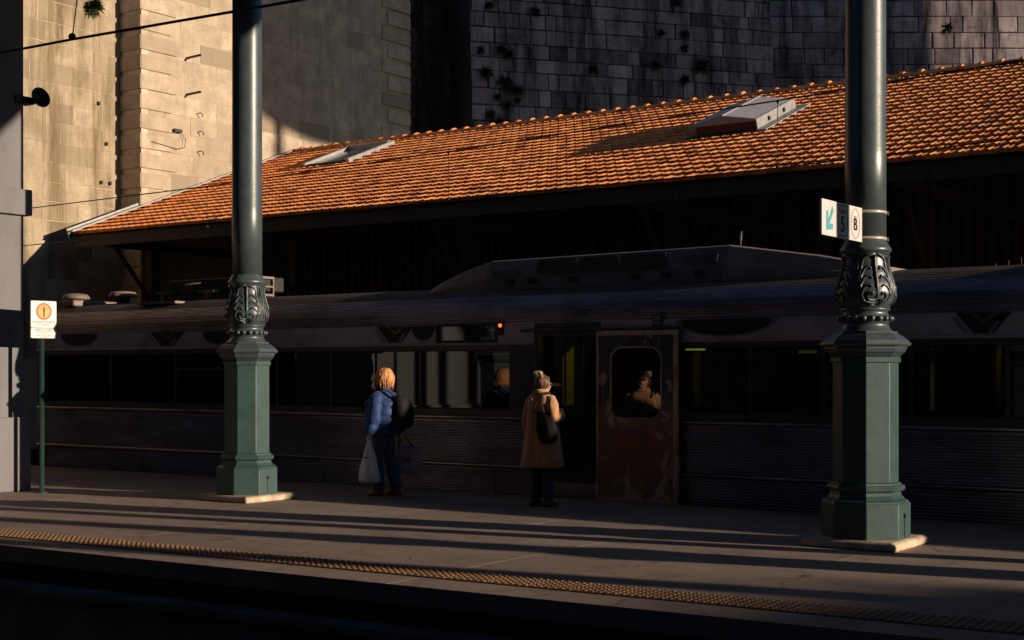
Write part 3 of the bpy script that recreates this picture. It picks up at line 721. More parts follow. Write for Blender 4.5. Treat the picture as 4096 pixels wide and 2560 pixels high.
put_text(sg, '5', .22, ym, H*.38, M['ink'], 1.0, bold=.006)
put_text(sg, 'B', .17, yB, H*.46, M['ink'], 1.0, bold=.008)
put_text(sg, 'Sector', .032, yB, H*.70, M['pinktext'], 1.0)
def loop_tube(root, pts, r, m, name, flat=.25):
    b = MB(); n = len(pts)
    for i in range(n):
        p, q = Vector(pts[i]), Vector(pts[(i+1) % n]); d = (q-p).normalized(); s = d.cross(Vector((1, 0, 0)))*r
        b.add([p-s, q-s, q+s, p+s], [(0, 1, 2, 3)])
    return b.build(name, m, root)
w2, h2 = (yb-ya)/2*.84, H*.43
rr = [(.0145, ym+sx*(w2-.03)+.03*math.cos(a), H*.5+sz*(h2-.03)+.03*math.sin(a)) for sx, sz, a0 in ((1, 1, 0), (-1, 1, 90), (-1, -1, 180), (1, -1, 270)) for a in [R(a0+15*k) for k in range(7)]]
loop_tube(sg, rr, .005, M['ink'], 'border')
loop_tube(sg, [(.0145, yB+.105*math.cos(a), H*.5+.142*math.sin(a)) for a in [2*math.pi*i/40 for i in range(40)]], .0035, M['signred'], 'border')
ar = [(-.075, -.10), (.075, -.10), (.045, -.05), (-.005, -.05), (.09, .095), (.055, .12), (-.045, -.02), (-.045, .06), (-.075, .03)]
ar = [(-.07, -.11), (.055, -.075+.0), (.045, -.035), (-.005, -.042), (.085, .075), (.06, .125), (-.035, -.005), (-.055, .09), (-.072, .05)]
ar = [(-.075, -.115), (.075, -.1), (.075, -.045), (-.005, -.052), (.095, .075), (.062, .118), (-.028, -.018), (-.04, .075), (-.078, .055)]
b = MB(); b.poly([(.0125, yA+p, H*.5+q) for p, q in ar], (.002, 0, 0)); b.build('arrow', M['signteal'], sg)
for z in (.045, H-.03):
    b = MB(); b.lathe([(.2015, z-.014), (.206, z-.014), (.206, z+.014), (.2015, z+.014)], 36, (CX[0]-SX, 13.47-SY1), cap=False); b.build('strap', M['band'], sg)
    b = MB(); b.box(.09, .15, .31, .36, z-.018, z+.018); b.build('strap_screw', M['iron'], sg)

# ------------------------------------------------------------------ prohibition sign on a pole
GX, GY = -16.985, 12.49
ps = thing('prohibition_sign', 'no trespassing sign with black figure in orange ring on green pole', 'sign', (GX, GY, 0), R(-8))
b = MB(); b.lathe([(.09, 0), (.09, .012), (.034, .02), (.032, 2.6)], 16); b.build('pole', M['polegreen'], ps, Matrix.Translation((0, 0, .004)))
b = MB(); b.box(.034, .05, -.205, .205, 2.17, 2.71); bp = b.build('back_plate', M['ink'], ps, bevel=.006)
def rrect(y0, y1, z0, z1, r, x):
    return [(x, cy+r*math.cos(a), cz+r*math.sin(a)) for cy, cz, a0 in ((y1-r, z1-r, 0), (y0+r, z1-r, 90), (y0+r, z0+r, 180), (y1-r, z0+r, 270)) for a in [R(a0+18*k) for k in range(6)]]
b = MB(); b.poly(rrect(-.193, .193, 2.325, 2.70, .02, .051), (.003, 0, 0)); b.build('face_panel', M['signwhite'], bp)
b = MB(); b.poly(rrect(-.193, .193, 2.18, 2.316, .02, .051), (.003, 0, 0)); b.build('face_panel', M['signwhite'], bp)
def disc(r, x, m, name):
    b = MB(); b.poly([(x, r*math.cos(a), 2.555+r*math.sin(a)) for a in [2*math.pi*i/40 for i in range(40)]], (.002, 0, 0)); b.build(name, m, bp)
disc(.120, .0545, M['signred'], 'ring'); disc(.094, .0570, M['signyellow'], 'disc')
b = MB(); X_ = .0595
b.poly([(X_, .012*math.cos(a), 2.618+.0135*math.sin(a)) for a in [2*math.pi*i/14 for i in range(14)]], (.002, 0, 0))
b.poly([(X_, y, z) for y, z in ((-.075, 2.594), (.075, 2.594), (.075, 2.600), (-.075, 2.600))], (.002, 0, 0))
b.poly([(X_, y, z) for y, z in ((-.016, 2.545), (.016, 2.545), (.016, 2.5938), (-.016, 2.5938))], (.002, 0, 0))
for s in (-1, 1): b.poly([(X_, s*.009+y, z) for y, z in ((-.006, 2.478), (.006, 2.478), (.006, 2.5448), (-.006, 2.5448))], (.002, 0, 0))
b.build('figure', M['ink'], bp)
for s, size, z, m in (('PASSAGEM PROIBIDA', .037, 2.405, 'ink'), ('NO TRESPASSING', .025, 2.365, 'pinktext'), ('SUJEITO A COIMA', .033, 2.292, 'ink'), ('TRESPASSERS WILL BE FINED', .017, 2.265, 'pinktext'), ('NOS TERMOS DOS', .014, 2.238, 'ink'), ('ARTIGOS 3 E 4 DO DEC. LEI 156/2004', .0135, 2.216, 'ink'), ('DE 30 DE NOVEMBRO', .014, 2.195, 'ink')):
    put_text(bp, s, size, 0, z, M[m], 1.0, x=.0418)

# ------------------------------------------------------------------ grey pillar building at the left, horn loudspeaker
gp = thing('grey_pillar', 'tall grey rendered pillar with moulded band beside the prohibition sign', 'pillar', (-17.7, 12.7, 0))
Gm = Matrix.Translation((17.845, -12.806, 0))
b = MB(); b.box(-19.6, -17.70, 8.6, 12.70, 1.0, 8.4); b.build('shaft', M['render'], gp, Gm)
b = MB(); b.box(-19.7, -17.60, 8.5, 12.76, .004, 1.06); b.build('base', M['render'], gp, Gm, bevel=.01)
b = MB(); b.box(-19.7, -17.62, 8.5, 12.80, 3.95, 4.32); b.build('band', M['render'], gp, Gm, bevel=.01)
hx, hy = -17.62, 12.62; hz = zat(402, dep(hx, hy))
horn = thing('horn_loudspeaker', 'dark horn loudspeaker mounted on the grey pillar', 'loudspeaker', (-17.58, 12.75, hz))
hp = [(.035, 0), (.04, .06), (.05, .10), (.07, .14), (.11, .18), (.145, .20), (.15, .205), (.14, .20), (.1, .17), (.05, .12), (.0, .10)]
b = MB(); b.lathe(hp, 24, cap=False); b.build('horn', M['horn'], horn, Matrix.Translation((.0, .03, 0)) @ Matrix.Rotation(R(-5), 4, 'Z') @ Matrix.Rotation(R(78), 4, 'Y'))
b = MB(); b.box(-.15, .06, -.30, .02, -.05, .05); b.build('bracket', M['horn'], horn, bevel=.01)

# ------------------------------------------------------------------ train
tr = thing('commuter_train', 'dark stainless steel commuter train with corrugated sides and open doorway', 'train', (-22.3, TY, -.9))
T0 = Matrix.Translation((22.3, -TY, .9))
TX0, TX1 = -22.3, 17.0
def tp(mb, name, m, parent=None, **k): return mb.build(name, m, parent or tr, T0 if parent is None else None, **k)
DX0, DX1 = onY(2150, TY), onY(2392, TY)          # doorway
LX0, LX1 = onY(2384, TY-.12), onY(2712, TY-.12)  # open leaf, on the outside
print('door', DX0, DX1, LX0, LX1)
def corr(z0, z1, y, pitch_=.0375, d=.011):
    n = int((z1-z0)/pitch_); out = []
    for i in range(n):
        z = z0+i*pitch_; out += [(y, z), (y-d*.8, z+pitch_*.18), (y-d, z+pitch_*.35), (y-d*.8, z+pitch_*.52), (y, z+pitch_*.66)]
    out.append((y, z1)); return out
def seg(profile, name, m, smooth=False, cut=True, x0=None, x1=None):
    rngs = [(TX0, DX0-.05), (DX1+.05, TX1)] if cut else [(x0 or TX0, x1 or TX1)]
    for a, e in rngs:
        b = MB(); b.extrude_x(profile, a, e, smooth=smooth); tp(b, name, m)
seg(corr(.40, 1.02, TY), 'corrugated_panel', M['steel'])
# skirt panels with gaps
for (a, e) in ((TX0, -19.4), (-19.38, -15.2), (-15.18, -11.9), (-11.88, DX0-.05), (DX1+.05, -6.9), (-6.88, -4.2), (-4.18, 2), (2.02, 9), (9.02, 17)):
    b = MB(); b.extrude_x(corr(-.12, .34, TY+.03), a, e); tp(b, 'skirt_panel', M['steel'])
seg([(TY, .345), (TY-.025, .35), (TY-.03, .375), (TY-.025, .395), (TY, .40)], 'rub_rail', M['bright_steel'], True)
seg([(TY, 1.02), (TY-.022, 1.028), (TY-.03, 1.045), (TY-.03, 1.06), (TY-.02, 1.075), (TY, 1.08)], 'belt_rail', M['bright_steel'], True)
seg([(TY, 1.08), (TY, 1.17), (TY+.035, 1.185)], 'sill_strip', M['frame'])
seg([(TY+.035, 2.005), (TY, 2.02), (TY, 2.085)], 'head_strip', M['frame'])
seg([(TY, 2.085), (TY-.02, 2.09), (TY-.035, 2.105), (TY-.02, 2.12), (TY, 2.125)], 'drip_rail', M['band_paint'], True)
seg([(TY, 2.125), (TY-.006, 2.14), (TY-.004, 2.30), (TY+.012, 2.385)], 'cantrail_band', M['band_paint'])
b = MB(); b.extrude_x([(TY, 2.2), (TY+.012, 2.385)], DX0-.05, DX1+.05); tp(b, 'door_header', M['frame'])
# corrugated shoulder and roof
sh = [(.012, 2.385), (.04, 2.46), (.09, 2.55), (.16, 2.645), (.24, 2.72), (.34, 2.79), (.46, 2.85), (.62, 2.91), (.85, 2.955), (1.15, 2.985), (1.45, 3.0)]
def ribbed(pts, pitch_, d):
    out = []
    for (a, z), (c, w) in zip(pts, pts[1:]):
        L = math.hypot(c-a, w-z); n = max(1, int(L/pitch_)); nx, nz = (w-z)/L, (c-a)/L
        for i in range(n):
            for t, q in ((0, 0), (.3, 1), (.6, 1), (.85, 0)):
                f = (i+t)/n; out.append((TY+a+(c-a)*f-nx*d*q, z+(w-z)*f+nz*d*q))
    out.append((TY+pts[-1][0], pts[-1][1])); return out
b = MB(); b.extrude_x(ribbed(sh[:6], .032, .009), TX0, TX1); tp(b, 'roof_shoulder', M['steel'])
top = ribbed(sh[5:], .05, .006); far = [(2*(TY+1.45)-y, z) for y, z in top[::-1][1:]]
b = MB(); b.extrude_x(top+far+[(TY+2.9-.1, 2.5), (TY+2.9, 2.38), (TY+2.9, 2.02)], TX0, TX1); tp(b, 'roof', M['roofmetal'])
b = MB(); b.extrude_x([(TY+2.9, 1.18), (TY+2.9, -.12)], TX0, TX1); tp(b, 'far_side', M['steel'])
# train end wall, floor, ceiling
b = MB(); b.add([(TX0+.01, TY+.01, -.12), (TX0+.01, TY+2.89, -.12), (TX0+.01, TY+2.89, 2.4), (TX0+.01, TY+2.4, 2.8), (TX0+.01, TY+1.45, 2.98), (TX0+.01, TY+.5, 2.8), (TX0+.01, TY+.01, 2.4)], [(0, 1, 2, 3, 4, 5, 6)]); tp(b, 'end_wall', M['frame'])
b = MB(); b.box(TX0+.02, TX1, TY+.05, TY+2.85, .22, .27); tp(b, 'floor', M['interior'])
b = MB(); b.box(TX0+.02, TX1, TY+.05, TY+2.85, 2.30, 2.33); tp(b, 'ceiling', M['interior'])
b = MB(); b.box(DX0-.04, DX1+.04, TY+.0, TY+.5, -.11, .20); tp(b, 'door_step', M['steel'], bevel=.01)
b = MB(); b.box(DX0-.04, DX1+.04, TY-.02, TY+.49, .202, .225); tp(b, 'door_threshold', M['frame'])
for x in (DX0-.03, DX1+.03):
    b = MB(); b.box(x-.025, x+.025, TY-.005, TY+.16, .28, 2.2); tp(b, 'door_jamb', M['frame'], bevel=.006)
b = MB(); b.box(TX0+.5, TX1, TY+.6, TY+2.3, -.75, -.14); tp(b, 'underframe', M['black'])
for bx in (-20.3, -18.0, -6, -3.7):
    for s in (0, 1.668):
        b = MB(); b.lathe([(.1, -.07), (.45, -.06), (.45, .05), (.48, .055), (.48, .07), (.1, .07)], 28); b.build('wheel', M['iron'], tr, T0 @ Matrix.Translation((bx, TY+.616+s, -.325)) @ Matrix.Rotation(R(90 if s == 0 else -90), 4, 'X'))
# windows: panes with mullions on both sides
WB = [onY(p, TY) for p in (185, 440, 697, 905, 1104, 1320, 1677, 2040)]
WB2 = [onY(2728, TY), onY(2997, TY), onY(3290, TY), onY(3640, TY), onY(4030, TY)]
while WB2[-1] < TX1-2: WB2.append(WB2[-1]+1.3)
def windows(y, bounds, out):
    for a, e in zip(bounds, bounds[1:]):
        b = MB(); b.box(a+.03, e-.03, y+.012, y+.018, 1.175, 2.015); w_ = tp(b, 'window_pane', M['glass'])
        b = MB(); b.box(e-.028, e+.028, y-.004*out, y+.03, 1.172, 2.018); tp(b, 'mullion', M['frame'], bevel=.005)
    b = MB(); b.box(bounds[0]-.05, bounds[0]+.028, y-.002, y+.03, 1.172, 2.018); tp(b, 'mullion', M['frame'], bevel=.005)
windows(TY+.03, WB, 1); windows(TY+.03, WB2, 1)
fb = [TX0+.6+1.5*i for i in range(26)]
for a, e in zip(fb, fb[1:]):
    b = MB(); b.box(a+.05, e-.05, TY+2.885, TY+2.892, 1.18, 2.02); tp(b, 'window_pane', M['glass'])
    b = MB(); b.box(e-.05, e+.05, TY+2.87, TY+2.90, 1.18, 2.02); tp(b, 'mullion', M['frame'])
for a, e in ((TX0, WB[0]-.05), (WB[-1]+.028, DX0-.05), (DX1+.05, WB2[0]-.05)):
    if e > a+.01:
        b = MB(); b.box(a, e, TY+.002, TY+.05, 1.08, 2.084); tp(b, 'pillar_panel', M['navy'])
# hopper frames in two windows
for a, e in ((WB[2], WB[3]),):
    b = MB(); b.box(a+.04, e-.04, TY+.02, TY+.045, 1.74, 1.78); tp(b, 'hopper_bar', M['frame'])
# interior: partitions, curtains, seats, grab poles
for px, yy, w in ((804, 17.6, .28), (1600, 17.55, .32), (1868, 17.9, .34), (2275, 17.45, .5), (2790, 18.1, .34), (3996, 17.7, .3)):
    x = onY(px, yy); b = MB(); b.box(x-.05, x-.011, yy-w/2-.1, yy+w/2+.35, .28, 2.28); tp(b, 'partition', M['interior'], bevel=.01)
    b = MB(); w *= .6; b.add([(x, yy-w/2, 1.22), (x, yy+w/2, 1.22), (x, yy+w/2, 2.08), (x, yy-w/2, 1.92), (x-.01, yy-w/2, 1.22), (x-.01, yy+w/2, 1.22), (x-.01, yy+w/2, 2.08), (x-.01, yy-w/2, 1.92)], [(0, 1, 2, 3), (7, 6, 5, 4), (0, 3, 7, 4), (1, 5, 6, 2), (3, 2, 6, 7), (0, 4, 5, 1)]); tp(b, 'yellow_panel', M['yellowpanel'])  # sunlit patch of the partition painted as its own panel, rest kept dark
for i, x in enumerate([TX0+1.2+1.62*i for i in range(22)]):
    if DX0-.9 < x < DX1+.7: continue
    for yy in (TY+.25, TY+1.75):
        b = MB(); b.box(x, x+.45, yy, yy+.9, .62, .72); b.box(x-.08, x-.001, yy, yy+.9, .62, 1.30); b.box(x+.1, x+.35, yy+.2, yy+.7, .28, .619); tp(b, 'seat', M['seatfab'])
for px in (2262, 2330):
    x = onY(px, TY+.5); b = MB(); b.tube([(x, TY+.5, .28), (x, TY+.5, 2.28)], .017, 8); tp(b, 'grab_pole', M['frame'])
b = MB(); b.box(onY(2745, 17.3), onY(2815, 17.3), 17.25, 17.35, 2.0, 2.05); tp(b, 'lamp_tube', M['tube2'])
for px, yy in ((1612, 17.2), (1880, 17.5), (2330, 17.1), (2830, 17.7), (4010, 17.3), (815, 17.2)):
    x = onY(px, yy)+.35; b = MB(); b.box(x-.04, x+.04, yy, yy+.6, 2.25, 2.29); tp(b, 'ceiling_lamp', M['tube'])  # glowing strips added out of sight to brighten the yellow patches
# open outer door leaf with rounded window
dw = LX1-LX0; dz0, dz1 = -.03, 2.25; dy = TY-.10
leaf = bpy.data.objects.new('door', None); col.objects.link(leaf); leaf.parent = tr; leaf.matrix_local = T0 @ Matrix.Translation((LX0, dy, dz0)); leaf['label'] = 'rust-red open door leaf with flaking paint and rounded window'
DH = dz1-dz0; wx0, wx1, wz0, wz1, wr = dw*.185, dw*.80, 1.12, 2.06, .17
def rr2(x0, x1, z0, z1, r, n=6): return [(cx+r*math.cos(a), cz+r*math.sin(a)) for cx, cz, a0 in ((x1-r, z1-r, 0), (x0+r, z1-r, 90), (x0+r, z0+r, 180), (x1-r, z0+r, 270)) for a in [R(a0+90*k/n) for k in range(n+1)]]
hole = rr2(wx0, wx1, wz0, wz1, wr)
def plate_with_hole(outer_pts, hole_pts, y0, y1):
    bm = bmesh.new()
    for y in (y0,):
        vo = [bm.verts.new((x, y, z)) for x, z in outer_pts]; vh = [bm.verts.new((x, y, z)) for x, z in hole_pts]
        eo = [bm.edges.new((vo[i], vo[(i+1) % len(vo)])) for i in range(len(vo))]; eh = [bm.edges.new((vh[i], vh[(i+1) % len(vh)])) for i in range(len(vh))]
        bmesh.ops.triangle_fill(bm, edges=eo+eh, use_beauty=True)
    ex = bmesh.ops.extrude_face_region(bm, geom=list(bm.faces)); bmesh.ops.translate(bm, verts=[g for g in ex['geom'] if isinstance(g, bmesh.types.BMVert)], vec=(0, y1-y0, 0))
    bmesh.ops.recalc_face_normals(bm, faces=bm.faces); me = bpy.data.meshes.new('door_skin'); bm.to_mesh(me); bm.free(); return me
me = plate_with_hole([(0, 0), (dw, 0), (dw, DH), (0, DH)], hole, 0, .05); me.materials.append(M['door']); link('door_skin', me, leaf)
for x0, x1, z0, z1 in ((0, .035, .0, DH), (dw-.075, dw, .0, DH), (.0355, dw-.0755, DH-.06, DH), (.0355, dw-.0755, 0, .07)):
    b = MB(); b.box(x0, x1, -.008, -.001, z0, z1); b.build('edge_strip', M['doorframe'], leaf)
b = MB(); b.tube([(x, -.004, z) for x, z in hole+hole[:1]], .014, 6); b.build('window_seal', M['doorframe'], leaf)
b = MB(); b.box(wx0-.01, wx1+.01, .018, .024, wz0-.01, wz1+.01); b.build('pane', M['doorglass'], leaf)
for i in range(14):
    b = MB(); b.sphere((.018, -.009, .12+i*.155), .007, 6, 3); b.sphere((dw-.03, -.009, .12+i*.155), .007, 6, 3); b.build('rivet', M['frame'], leaf)
# worn oval logo rings on the door
for cx in (dw*.35, dw*.62):
    b = MB(); n = 30
    for r0, r1 in ((.13, .155), (.075, .095)):
        vs = []
        for i in range(n):
            a = 2*math.pi*i/n; vs += [(cx+r0*math.cos(a)*1.1, -.003, .80+r0*math.sin(a)*.8), (cx+r1*math.cos(a)*1.1, -.003, .80+r1*math.sin(a)*.8)]
        b.add(vs, [(2*i, 2*((i+1) % n), 2*((i+1) % n)+1, 2*i+1) for i in range(n)])
    b.build('worn_logo', mat('worn_red_paint', rough=.6, fn=vary((.30, .075, .03), .5, 12, 0)) if cx < dw*.5 else bpy.data.materials['worn_red_paint'], leaf)
# door guide above, vent louvre, destination box, lamp
b = MB(); b.box(DX0-.25, LX1+.05, TY-.07, TY-.008, 2.26, 2.30); tp(b, 'door_track', M['frame'], bevel=.005)
vx = onY(2632, TY); b = MB(); b.box(vx-.07, vx+.07, TY-.03, TY-.002, 2.13+.18, 2.45); lou = tp(b, 'louvre', M['black'])
for i in range(4):
    b = MB(); b.box(vx-.055, vx+.055, TY-.036, TY-.03, 2.325+i*.03, 2.34+i*.03); tp(b, 'louvre_blade', M['band_paint'])
ax, ex_ = onY(1748, TY), onY(1992, TY)
b = MB(); b.box(ax, ex_, TY-.03, TY-.007, 2.13, 2.39); tp(b, 'destination_box', M['black'], bevel=.008)
b = MB(); b.box(ax+.03, ex_-.03, TY-.034, TY-.031, 2.16, 2.36); tp(b, 'destination_glass', M['doorglass'])
x = onY(2007, TY); b = MB(); b.sphere((x, TY-.035, 2.36), .028, 12, 8, (1, .7, 1)); tp(b, 'door_lamp', M['redlamp'])
b = MB(); b.box(x-.045, x+.045, TY-.025, TY-.008, 2.22, 2.41); tp(b, 'lamp_housing', M['black'], bevel=.01)
# arch reflections in the band, painted as flat dark and coloured shapes
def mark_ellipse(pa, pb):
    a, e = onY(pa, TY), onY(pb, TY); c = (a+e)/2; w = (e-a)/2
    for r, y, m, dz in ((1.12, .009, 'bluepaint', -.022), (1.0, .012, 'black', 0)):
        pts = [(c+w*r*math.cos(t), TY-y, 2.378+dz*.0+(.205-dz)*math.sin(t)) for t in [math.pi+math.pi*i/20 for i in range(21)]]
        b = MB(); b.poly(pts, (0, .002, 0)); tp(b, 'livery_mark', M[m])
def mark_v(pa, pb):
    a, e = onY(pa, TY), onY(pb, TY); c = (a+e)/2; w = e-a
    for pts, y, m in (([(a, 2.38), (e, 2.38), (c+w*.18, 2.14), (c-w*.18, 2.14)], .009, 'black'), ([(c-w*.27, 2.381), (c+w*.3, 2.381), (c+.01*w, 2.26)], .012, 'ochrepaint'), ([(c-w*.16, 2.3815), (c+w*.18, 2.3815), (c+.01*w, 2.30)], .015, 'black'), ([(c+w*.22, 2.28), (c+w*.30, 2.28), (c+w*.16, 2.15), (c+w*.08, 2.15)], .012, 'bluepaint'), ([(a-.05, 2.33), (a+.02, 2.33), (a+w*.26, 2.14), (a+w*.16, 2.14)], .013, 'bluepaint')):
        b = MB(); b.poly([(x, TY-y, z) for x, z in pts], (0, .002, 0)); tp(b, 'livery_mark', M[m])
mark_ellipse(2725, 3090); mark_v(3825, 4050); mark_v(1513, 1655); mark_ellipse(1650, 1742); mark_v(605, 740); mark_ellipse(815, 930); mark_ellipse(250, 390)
# roof pod
PY0, PY1 = TY+.62, TY+2.3
pod = [(-13.64, 2.88, 0), (-13.5, 3.0, 0), (-13.25, 3.13, 0), (-12.95, 3.24, 0), (-12.7, 3.31, 0), (-12.5, 3.36, 1), (-8.6, 3.40, 1), (-7.3, 3.20, 0), (-6.35, 3.0, 0)]
def podseg(pts, name, m):
    b = MB(); vs = []
    for x, z, _ in pts:
        t = max(0, z-2.9)
        vs += [(x, PY0-.05, 2.86), (x, PY0-.05+t*.12, 2.86+t*.45), (x, PY0+t*.35, z-.02), (x, PY0+t*.35+.06, z), (x, PY1-t*.35, z), (x, PY1, 2.86)]
    n = 6; fs = [(k*n+i, k*n+i+1, (k+1)*n+i+1, (k+1)*n+i) for k in range(len(pts)-1) for i in range(n-1)]
    fs += [tuple(range(n)), tuple(range((len(pts)-1)*n, len(pts)*n))[::-1]]
    b.add(vs, fs); return tp(b, name, m)
pod2 = [(-3.9, 2.90, 0), (-3.5, 3.06, 0), (-2.9, 3.3, 1), (3.6, 3.32, 1), (4.3, 3.15, 0), (4.9, 3.0, 0)]
podseg(pod2[2:4], 'roof_pod', M['pod']); podseg(pod2[:3], 'pod_nose', M['podend']); podseg(pod2[3:], 'pod_tail', M['podend'])
podseg(pod[5:7], 'roof_pod', M['pod']); podseg(pod[:6], 'pod_nose', M['podend']); podseg(pod[6:], 'pod_tail', M['podend'])
for a, e, z0, z1 in ((-11.6, -10.95, 3.12, 3.33), (-10.9, -10.25, 3.12, 3.33), (-10.2, -9.5, 3.12, 3.34), (-12.4, -11.9, 3.10, 3.2), (-9.2, -8.7, 3.16, 3.27)):
    t = .5; b = MB(); yy = lambda z: PY0-.05+.06+(z-3.1)*.44-.016
    b.add([(a, yy(z0), z0), (e, yy(z0), z0), (e, yy(z1), z1), (a, yy(z1), z1)], [(0, 1, 2, 3)]); g_ = tp(b, 'pod_grille', M['black'])
    for i in range(6):
        z = z0+(z1-z0)*(i+.5)/6; b = MB(); b.box(a, e, yy(z)-.01, yy(z)-.002, z-.006, z+.006); tp(b, 'grille_bar', M['pod'])
for x in (-12.1, -11.7, -11.0, -10.0, -9.5, -9.0):
    b = MB(); b.box(x, x+.12, PY0-.07, PY0-.02, 2.98, 3.05); tp(b, 'pod_latch', M['black'])
b = MB(); b.tube([(-8.6, PY0+.5, 3.38), (-8.58, PY0+.5, 3.6)], .018, 6); tp(b, 'roof_antenna', M['frame'])
# roof vents and electrical gear
for px in (305, 494):
    x = onY(px, TY+1.1); b = MB(); b.lathe([(.12, 2.95), (.12, 3.09), (.26, 3.10), (.27, 3.12), (.22, 3.19), (.12, 3.205)], 24, (x, TY+1.1)); tp(b, 'roof_vent', M['podend'])
def gx(px): return onY(px, TY+1.2)
b = MB(); b.box(gx(690), gx(1040), TY+1.1, TY+1.8, 3.10, 3.36); tp(b, 'resistor_box', M['black'], bevel=.02)
for px in (685, 860):
    x = gx(px); b = MB(); b.box(x, x+.1, TY+.95, TY+1.05, 2.95, 3.1); b.box(x-.12, x+.26, TY+.93, TY+1.07, 3.102, 3.15); tp(b, 'gear_bracket', M['podend'])
x = gx(1042)
b = MB()
for z0, z1 in ((3.02, 3.06), (3.17, 3.2), (3.32, 3.36)): b.box(x, x+.04, TY+.9, TY+1.5, z0, z1)
for yy in (TY+.9, TY+1.2, TY+1.47): b.box(x+.001, x+.039, yy, yy+.03, 3.0, 3.36)
tp(b, 'gear_frame', M['podend'])
for s in range(3):
    x = gx(780)+s*.09; b = MB(); b.tube([(x, TY+1.0, 3.0), (x-.12, TY+1.0, 3.14), (x-.05, TY+1.02, 3.26), (x+.15, TY+1.05, 3.28)], .014, 6); tp(b, 'cable', M['podend'])
x = gx(760); b = MB(); b.box(x-.5, x+.5, TY+.42, TY+.9, 2.90, 2.94, Matrix.Translation((0, 0, -.0))); tp(b, 'walkway_board', M['podend'])
b = MB(); b.box(TX0, TX0+.4, TY+.5, TY+2.4, 2.93, 3.04); tp(b, 'roof_end_box', M['podend'], bevel=.02)

# ------------------------------------------------------------------ overhead wires
def wire_thing(name, label, pts, r, droppers=()):
    t = thing(name, label, 'wire', pts[0]); o = Vector(pts[0])
    b = MB(); b.tube([Vector(p)-o for p in pts], r, 6); b.build('cable', M['wire'], t)
    for a, e in droppers:
        b = MB(); b.tube([Vector(a)-o, Vector(e)-o], .005, 5); b.sphere(Vector(e)-o+Vector((0, 0, .02)), .03, 8, 5); b.sphere(Vector(a)-o-Vector((0, 0, .02)), .02, 8, 5); b.build('dropper', M['wire'], t)
    return t
WY = TY+1.45
def wp(px, py, Y=WY): x = onY(px, Y); return (x, Y, zat(py, dep(x, Y)))
mess = [wp(-700, 885), wp(120, 833), wp(830, 745), wp(1795, 606), wp(3112, 402), wp(4096, 240), wp(5200, 30)]
cont = [wp(-700, 1025), wp(93, 983), wp(830, 912), wp(1795, 800), wp(3112, 672), wp(4096, 550), wp(5200, 420)]
wire_thing('catenary_wire', 'thin overhead catenary wires strung above the train roof', mess, .011, [(wp(q, a), wp(q, c)) for q, a, c in ((830, 745, 912), (1795, 606, 800), (3112, 402, 672))])
wire_thing('contact_wire', 'lower contact wire running along the tile eave above the train', cont, .010)
NYY = 7.05
def np2(px, py): x = onY(px, NYY); return (x, NYY, zat(py, dep(x, NYY)))
nw = [np2(-900, 340), np2(0, 212), np2(290, 157), np2(940, 45), np2(1185, 2), np2(1900, -130), np2(3000, -330)]
tp_ = np2(310, -260)
wire_thing('near_contact_wire', 'thick near contact wire crossing in front of the sunlit wall', nw, .0105, [((tp_[0]+.1, NYY, tp_[2]), (np2(290, 157)[0], NYY, np2(290, 157)[2]))])

# ------------------------------------------------------------------ station surroundings, and unseen bodies added to shade walls and platform
b = MB(); b.box(-48, 24, 7.2, 15.6, 8.4, 8.62); cn = tag(b.build('station_canopy', M['timber']), 'flat station canopy carried above the platform by iron columns', 'canopy')
b = MB(); b.box(-48, 24, -9, 3.0, 8.4, 8.62); tag(b.build('station_canopy', M['timber']), 'flat canopy over the opposite platform with dark underside', 'canopy')
b = MB(); b.box(-48, 24, -9.6, -9.02, -.1, 8.4); tag(b.build('station_wall', M['frame']), 'long grey station wall at the back of the opposite platform', 'wall')
# unseen bridge-shaped block, added to keep sun off the upper walls
br = thing('road_bridge', 'added bridge-shaped block beyond the shed that shades the stone walls', 'bridge', (9, 33, 0))
n = 24; Y0b, Y1b = 32.65, 51.0
prof_b = [(Y0b-33, 23.0)]+[(Y0b-33+(Y1b-Y0b)*i/n, 15.0+.6*max(0, 1-i/3.5)**1.6) for i in range(n+1)]+[(Y1b-33, 23.0)]
b = MB(); b.extrude_x(prof_b, 0, 2.5, True); b.build('deck', M['bridge'], br)
b = MB(); b.box(.3, 2.2, Y1b-33-1.2, Y1b-33, -1.1, 15.1); b.build('pier', M['bridge'], br)
b = MB(); b.tube([(1.2, Y0b-33+.75, -1.1), (1.2, Y0b-33+.75, 15.5)], .16, 12); b.build('pier', M['bridge'], br)
b = MB(); b.box(-52, -48.01, -12, 26, -1.1, 14); tag(b.build('concourse_building', M['wallconc']), 'dark concourse building closing the platform end', 'building')
hv = []
hys = [(-160+8*i, 45.) for i in range(22)]+[(20.9, 45.), (21.1, 12.9), (23.5, 12.7), (23.7, 7.5)]+[(32+8*i, 7.5) for i in range(18)]  # unseen hill added here, heights stepped to block low sun and sky
for i, (yy, t) in enumerate(hys):
    hv += [(57, yy, -1.1), (58, yy, t-.6), (72, yy, t+.8*math.sin(i*.9+1) if t not in (12.9, 12.7) else t), (200, yy, t+5)]
b = MB(); b.add(hv, [(4*i+k, 4*i+k+1, 4*i+k+5, 4*i+k+4) for i in range(len(hys)-1) for k in range(3)]); struct(b.build('hillside', M['ground']))

